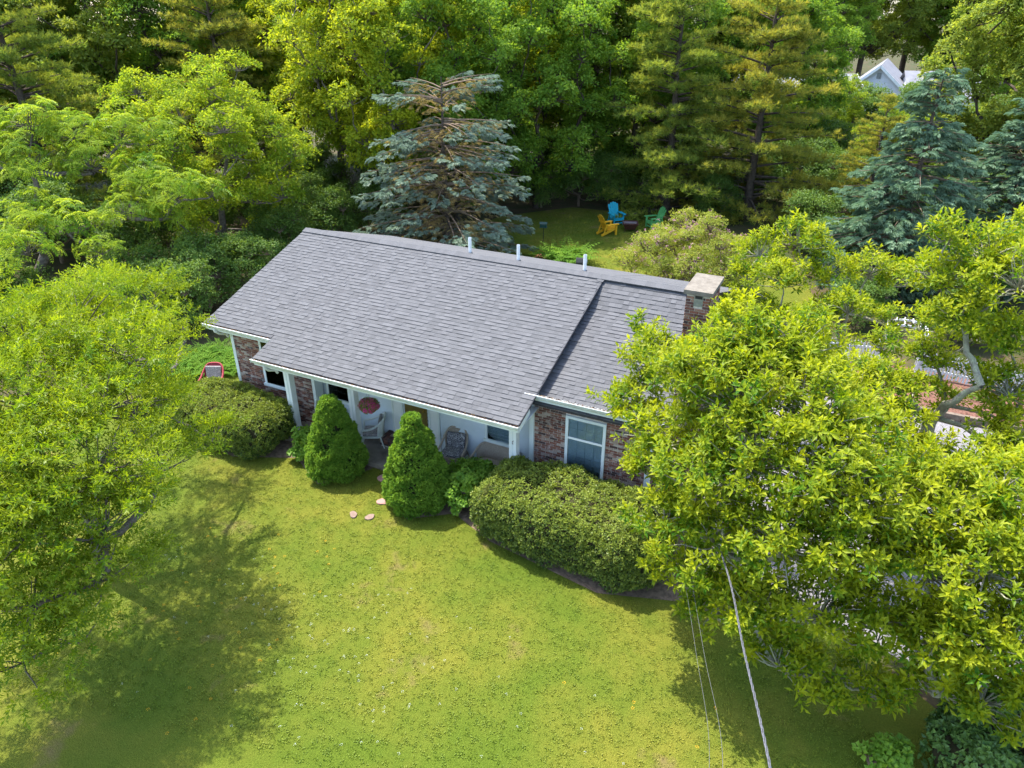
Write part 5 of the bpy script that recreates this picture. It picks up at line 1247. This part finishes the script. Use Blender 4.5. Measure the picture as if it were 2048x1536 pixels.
# the wood behind: copies of these trees, each its own
FOREST = [(fa_, (-36.0, 9.0), 1.0, 1.05, "olive-green oak beyond the left edge pines"), (oa, (-35.0, 15.5), .4, 1.15, "deep green tree far behind the upper left pine"),
    (fa_, (-29.0, 17.0), 2.0, 1.05, "olive-green oak behind the walnut-leaved tree"), (oa, (-23.5, 19.0), 1.5, 1.2, "dark ivy-clad tree behind the rounded yellow-green tree"),
    (pb, (-18.5, 15.0), .8, 1.02, "bronze pine between yellow-green and golden trees"), (fa_, (-23.5, 26.5), 3.0, 1.1, "olive oak far behind the dark ivy-clad tree"), (yb, (-15.5, 21.5), 2.5, 1.0, "second golden-green tree just left of the tallest one"),
    (oa, (-20.0, 31.5), 2.2, 1.2, "deep green tree far behind the golden-green trees"), (fa_, (-12.5, 30.0), 4.0, 1.05, "olive oak behind the tall golden-green tree"), (yb, (-5.0, 26.5), 1.2, .92, "golden-green tree peeping over the deep green tree"),
    (oa, (-9.0, 36.0), 3.3, 1.2, "deep green tree far behind the blue spruce"), (fa_, (-3.5, 34.5), 5.1, 1.05, "olive oak behind the deep green middle tree"), (oa, (2.2, 30.5), 1.0, 1.08, "deep green tree left of the tall pine pair"),
    (fa_, (4.0, 41.5), .7, 1.1, "olive oak behind the tall pine pair"), (pa, (-1.0, 44.0), 2.9, 1.15, "far pine rising between oaks at top middle"), (oa, (9.5, 38.5), 4.4, .98, "deep green tree between the two tall pines"),
    (fa_, (32.0, 36.0), 1.9, 1.0, "olive oak behind the right-edge spruce"), (oa, (28.5, 27.5), .2, .85, "deep green tree at the right edge behind the spruces"), (yb, (30.5, 46.0), 2.0, .95, "golden-green tree among the far right oaks"),
    (fa_, (12.5, 112.0), 1.1, 1.5, "distant oak behind the grey-roofed house"), (oa, (24.0, 122.0), 2.7, 1.6, "distant deep green tree behind the white gable house"), (fa_, (2.0, 106.0), 4.6, 1.5, "distant oak left of the grey-roofed house"),
    (fa_, (33.0, 118.0), 5.6, 1.6, "distant oak right of the white gable house"), (oa, (-8.0, 100.0), 1.7, 1.6, "distant deep green tree at top middle"), (fa_, (18.5, 128.0), .1, 1.7, "distant tall oak between the two neighbouring houses"),
    (oa, (8.0, 96.0), 3.9, 1.25, "distant deep green tree right behind the grey roof"), (fa_, (45.0, 112.0), 2.4, 1.6, "distant oak beyond the top right corner"), (ya, (18.5, 34.0), 1.3, .62, "low yellow-green tree below the white gable house"), (ya, (13.0, 47.0), 2.9, .72, "low yellow-green tree below the grey-roofed house"),
    (oa, (-4.6, 18.2), .9, .92, "deep green tree added to shade the back lawn just behind the blue spruce"), (yb, (36.0, 60.0), 4.0, 1.15, "golden-green tree far behind the right oaks"), (oa, (29.0, 66.0), 2.0, 1.1, "deep green tree right of the white gable house")]  # the tree just behind the blue spruce is added to shade the lawn
for src, (x, y), rz, s, lab in FOREST:
    plant_copy(src, lab, (x, y, 0), rz, s, "trees of the wood behind the house")

# ------------------------------------------------------------------ shrubs
sa = bush("forest_shrub", "dark shrub beside the ferns left of the house corner", (-6.2, -.9), (1.5, 1.4, 1.9), 16, CLS, M['l_dark'], 14, .38, 81, group="shrubs at the wood edge", lob_r=(.5, .8), scale=.8, zmin=-.2)
for i, (x, y, rz, s, lab) in enumerate(((-8.6, -.6, 1, 1.05, "dark shrub below the drooping compound leaves"), (-7.2, 1.4, 2, 1.1, "dark shrub behind the left roof corner"), (-6.4, 3.4, 3, 1.0, "dark shrub hugging the left roof edge"), (-7.6, -3.4, 4, .9, "dark shrub at the far end of the fern bed"),
        (-12.8, -3.8, 5, 1.1, "dark shrub at the left edge below the leaning tree"), (-8.4, 7.2, 6, 1.05, "dark shrub under the rounded yellow-green tree"), (-8.2, 10.6, .5, 1.1, "dark shrub behind the ridge's left end"), (-7.0, 13.6, 1.5, 1.1, "dark shrub left of the blue spruce skirt"),
        (-1.2, 23.0, 2.5, 1.0, "dark shrub at the back lawn corner by the spruce"), (.8, 24.4, 3.5, 1.25, "tall dark shrub behind the bird feeder"), (2.6, 25.0, 4.5, 1.15, "dark shrub left of the blue chair"), (-3.6, 21.0, 5.5, 1.2, "dark shrub hidden behind the spruce branches"),
        (4.5, 26.0, .8, 1.1, "dark shrub behind the blue chair"), (9.2, 25.0, 1.8, 1.0, "dark shrub behind the green chair"), (15.2, 21.0, 2.8, 1.1, "dark shrub between bronze pine and pointed spruce"), (16.2, 18.6, 3.8, .9, "dark shrub at the foot of the pointed spruce"),
        (23.0, 17.0, 4.8, .9, "dark shrub between the two blue-green spruces"), (21.5, 11.5, 1.1, .8, "dark shrub behind the right picket fence"), (24.6, 11.0, 2.1, .9, "dark shrub behind the fence at the right edge"), (18.0, 11.5, .3, .75, "dark shrub behind the garden arbor"), (-10.5, -6.5, .9, .8, "dark shrub behind the fine-leaved tree"), (-16.0, -5.5, 2.0, 1.2, "dark shrub in the shade at the far left"))):
    plant_copy(sa, lab, (x, y, 0), rz, s, "shrubs at the wood edge")
ug = np.random.default_rng(77)
for x, y, s in [(-14, 3.5, 1.2), (-16, 8, 1.3), (-13.5, 10.5, 1.3), (-11.5, 13.5, 1.2), (-10, 19.5, 1.4), (-14, 16.5, 1.3), (-6, 20, 1.3), (-18.5, 2.5, 1.3), (-20.5, 9.5, 1.4), (-15.5, 25, 1.5), (-18.5, 20.0, 1.4), (6.5, 30.5, 1.4), (10.5, 30, 1.3), (13.5, 32.5, 1.4), (16.5, 29.5, 1.3), (20, 28, 1.3), (21.5, 23, 1.1), (24, 29, 1.4), (14, 38, 1.5), (18.5, 40, 1.5), (9, 46, 1.6), (22.5, 47, 1.6), (16, 52, 1.7), (3.5, 36, 1.6), (27.5, 34, 1.5), (-23.5, 4.0, 1.4), (-20, -2, 1.3), (-11, -9, 1.0), (12, 58, 1.7), (20, 60, 1.7), (26, 56, 1.7), (-2.5, 29, 1.4), (-9.5, 24.5, 1.5)]:
    plant_copy(sa, "dark leafy undergrowth shrub standing between the trees of the wood", (x, y, 0), ug.uniform(0, 6), s * ug.uniform(.9, 1.15), "undergrowth shrubs in the wood")
lil = bush("flowering_shrub", "big pale shrub with small pink flowers behind the chimney", (10.9, 12.3), (3.2, 2.6, 2.1), 34, CLS, M['l_lil'], 11.5, .34, 91, lob_r=(.55, .95), scale=.66, zmin=-.25)
P, A, T, _ = crown_points([(x - 10.9, y - 12.3, z, q) for x, y, z, q in auto_lobes((10.9, 12.3, 2.1 * .55), (3.2, 2.6, 2.1), 34, .6, 1.0, 91, -.1)], 3.0, .36, 92)
V, F, T = scatter([t_cluster(8, .07, .05, .03, s) for s in range(3)], P + .08 * UP, A, 1.0, T, 93); link("flowers", mesh_np("flowers", V, [F], M['fl_pale'], tint=T), lil)
IVY = [t_rosette(7, .10, .075, -20, 60, s, False, .25) for s in range(3)]
hedge("dark ivy-covered bank in the lower right corner", (21.6, -8.0), (1.5, 1.0, .55), R(25), 110, 25, 2.6, .16, True, M['l_ivy'], IVY, 1.0, "ivy_bank", None, "ivy")
bush("leafy_shrub", "small leafy shrub at the bottom edge right of the cable", (19.55, -9.0), (.35, .3, .4), 7, HYD, M['l_hyd'], 40, .15, 44, lob_r=(.16, .24))
for i, (x, y, s, lab) in enumerate(((21.5, 6.5, .30, "yellow-green perennial clump before the picket fence"), (22.2, 6.8, .26, "pale perennial clump right of the yellow-green one"))):
    pts = [(x + s * math.cos(k), y + s * math.sin(k)) for k in range(5)]; fern_patch("perennial_clump", lab, pts, .45, .6, 95 + i, None, "perennial")

# ------------------------------------------------------------------ grass
from mathutils.geometry import tessellate_polygon
from mathutils import Vector
def inside(poly, X, Y):
    c = np.zeros(len(X), bool); n = len(poly)
    for i in range(n):
        (x0, y0), (x1, y1) = poly[i], poly[(i + 1) % n]
        if y0 == y1: continue
        m = ((y0 > Y) != (y1 > Y)) & (X < (x1 - x0) * (Y - y0) / (y1 - y0) + x0); c ^= m
    return c
def grass(name, label, poly, dens, seed, size=.05):
    r = np.random.default_rng(seed); P = np.array(poly); lo, hi = P.min(0), P.max(0); n = int(dens * np.prod(hi - lo)); X = r.uniform(lo[0], hi[0], n); Y = r.uniform(lo[1], hi[1], n); k = inside(poly, X, Y); X, Y = X[k], Y[k]; n = len(X)
    gt = []
    for s in range(6):
        rr = random.Random(s); t = Templ()
        for b_ in range(5):
            az = rr.uniform(0, 6.28); ln = rr.uniform(.3, .95); p = np.array((rr.uniform(-.04, .04), rr.uniform(-.04, .04), 0)); d = np.array((math.cos(az) * ln, math.sin(az) * ln, 1.0)); x = np.array((-math.sin(az), math.cos(az), 0)) * .007
            q = p + d * size * rr.uniform(.6, 1.1); t.tri(p - x, p + x, q, rr.uniform(-.4, .4))
        if s > 2:
            for b_ in range(3):
                a = rr.uniform(0, 6.28); p = np.array((rr.uniform(-.04, .04), rr.uniform(-.04, .04), size * .5)); t.leaf(p, np.array((math.cos(a), math.sin(a), .15)), UP + .01, .026, .022, .1, .05, rr.uniform(-.3, .4), False)
        gt.append(t.done())
    V, F, T = scatter(gt, np.column_stack([X, Y, np.zeros(n)]), np.tile(UP, (n, 1)) + .05 * r.standard_normal((n, 3)), r.uniform(.7, 1.3, n), np.full(n, .5) + .2 * r.standard_normal(n), seed)
    o = link(name, mesh_np(name, V, [F], M['blade'], tint=T)); tag(o, label, None, None, "stuff"); return o
FRONT = [(4.5, -14.6), (13, -12.8), (21.5, -9.6), (20.0, -8.95), (17.8, -7.1), (15.6, -6.9), (13.6, -7.3), (10.6, -6.8), (9.3, -6.25), (8.3, -6.98), (7.3, -6.45), (7.0, -5.48), (6.2, -5.48), (5.3, -6.8), (3.9, -6.05), (2.2, -6.8), (-.3, -6.55), (-.7, -4.3), (-2.0, -3.0), (-3.5, -4.6), (-1.5, -9.0)]
grass("grass", "short sunlit front lawn grass with clover", FRONT, 118, 101, .034)
BACK = [(14.5, 5.0), (15.0, 10.0), (13.0, 19.5), (10.0, 22.6), (5.0, 23.8), (.8, 23.4), (-2.2, 19.5), (-2.5, 15.5), (5, 9), (12, 5)]
grass("grass", "shaded back lawn grass behind the house", BACK, 24, 102, .08)
r = np.random.default_rng(13); n = 46; X = np.concatenate([r.uniform(4.0, 8.2, n), r.uniform(10, 17, 5)]); Y = np.concatenate([r.uniform(-14, -8.5, n), r.uniform(-11, -8.5, 5)])
yel = mat_plain("dandelion_yellow", (0.75, 0.40, 0.01), (0.7, 0.34, 0.01), 30, .7)
V, F, T = scatter([t_rosette(9, .017, .011, 5, 40, s, False, .1) for s in range(2)], np.column_stack([X, Y, np.full(len(X), .055)]), np.tile(UP, (len(X), 1)), 1.0, np.full(len(X), .5), 14)
tag(link("dandelions", mesh_np("dandelions", V, [F], yel, tint=T)), "scattered yellow dandelion heads in the front lawn", None, None, "stuff")
n = 130; X = r.normal(9.0, 2.2, n); Y = r.normal(-11.0, 1.0, n); k = inside(FRONT, X, Y); X, Y = X[k], Y[k]
V, F, T = scatter([t_rosette(7, .011, .008, 10, 70, s, False, .1) for s in range(2)], np.column_stack([X, Y, np.full(len(X), .055)]), np.tile(UP, (len(X), 1)), 1.0, np.full(len(X), .5), 15)
tag(link("clover_flowers", mesh_np("clover_flowers", V, [F], M['white'], tint=T)), "tiny white clover flowers in the front lawn", None, None, "stuff")
n = 900; r = np.random.default_rng(16); X = r.uniform(19.0, 26, n); Y = r.uniform(4.9, 7.3, n)
mbx = MB()
for x, y in zip(X, Y):
    v = random.uniform(.5, 1.3); mbx.cur = (.20 * v, .10 * v, .07 * v); a = random.uniform(0, 6.28); l = random.uniform(.03, .08); dx, dy = math.cos(a) * l, math.sin(a) * l; zz = .055 + random.uniform(0, .02)
    mbx.add([(x - dx, y - dy, zz), (x + dy * .3, y - dx * .3, zz + .008), (x + dx, y + dy, zz + random.uniform(-.005, .01)), (x - dy * .3, y + dx * .3, zz)], [(0, 1, 2, 3)])
o = mbx.build("bark_chips", M['debris']); tag(o, "loose reddish bark chips on the mulch bed", None, None, "stuff")
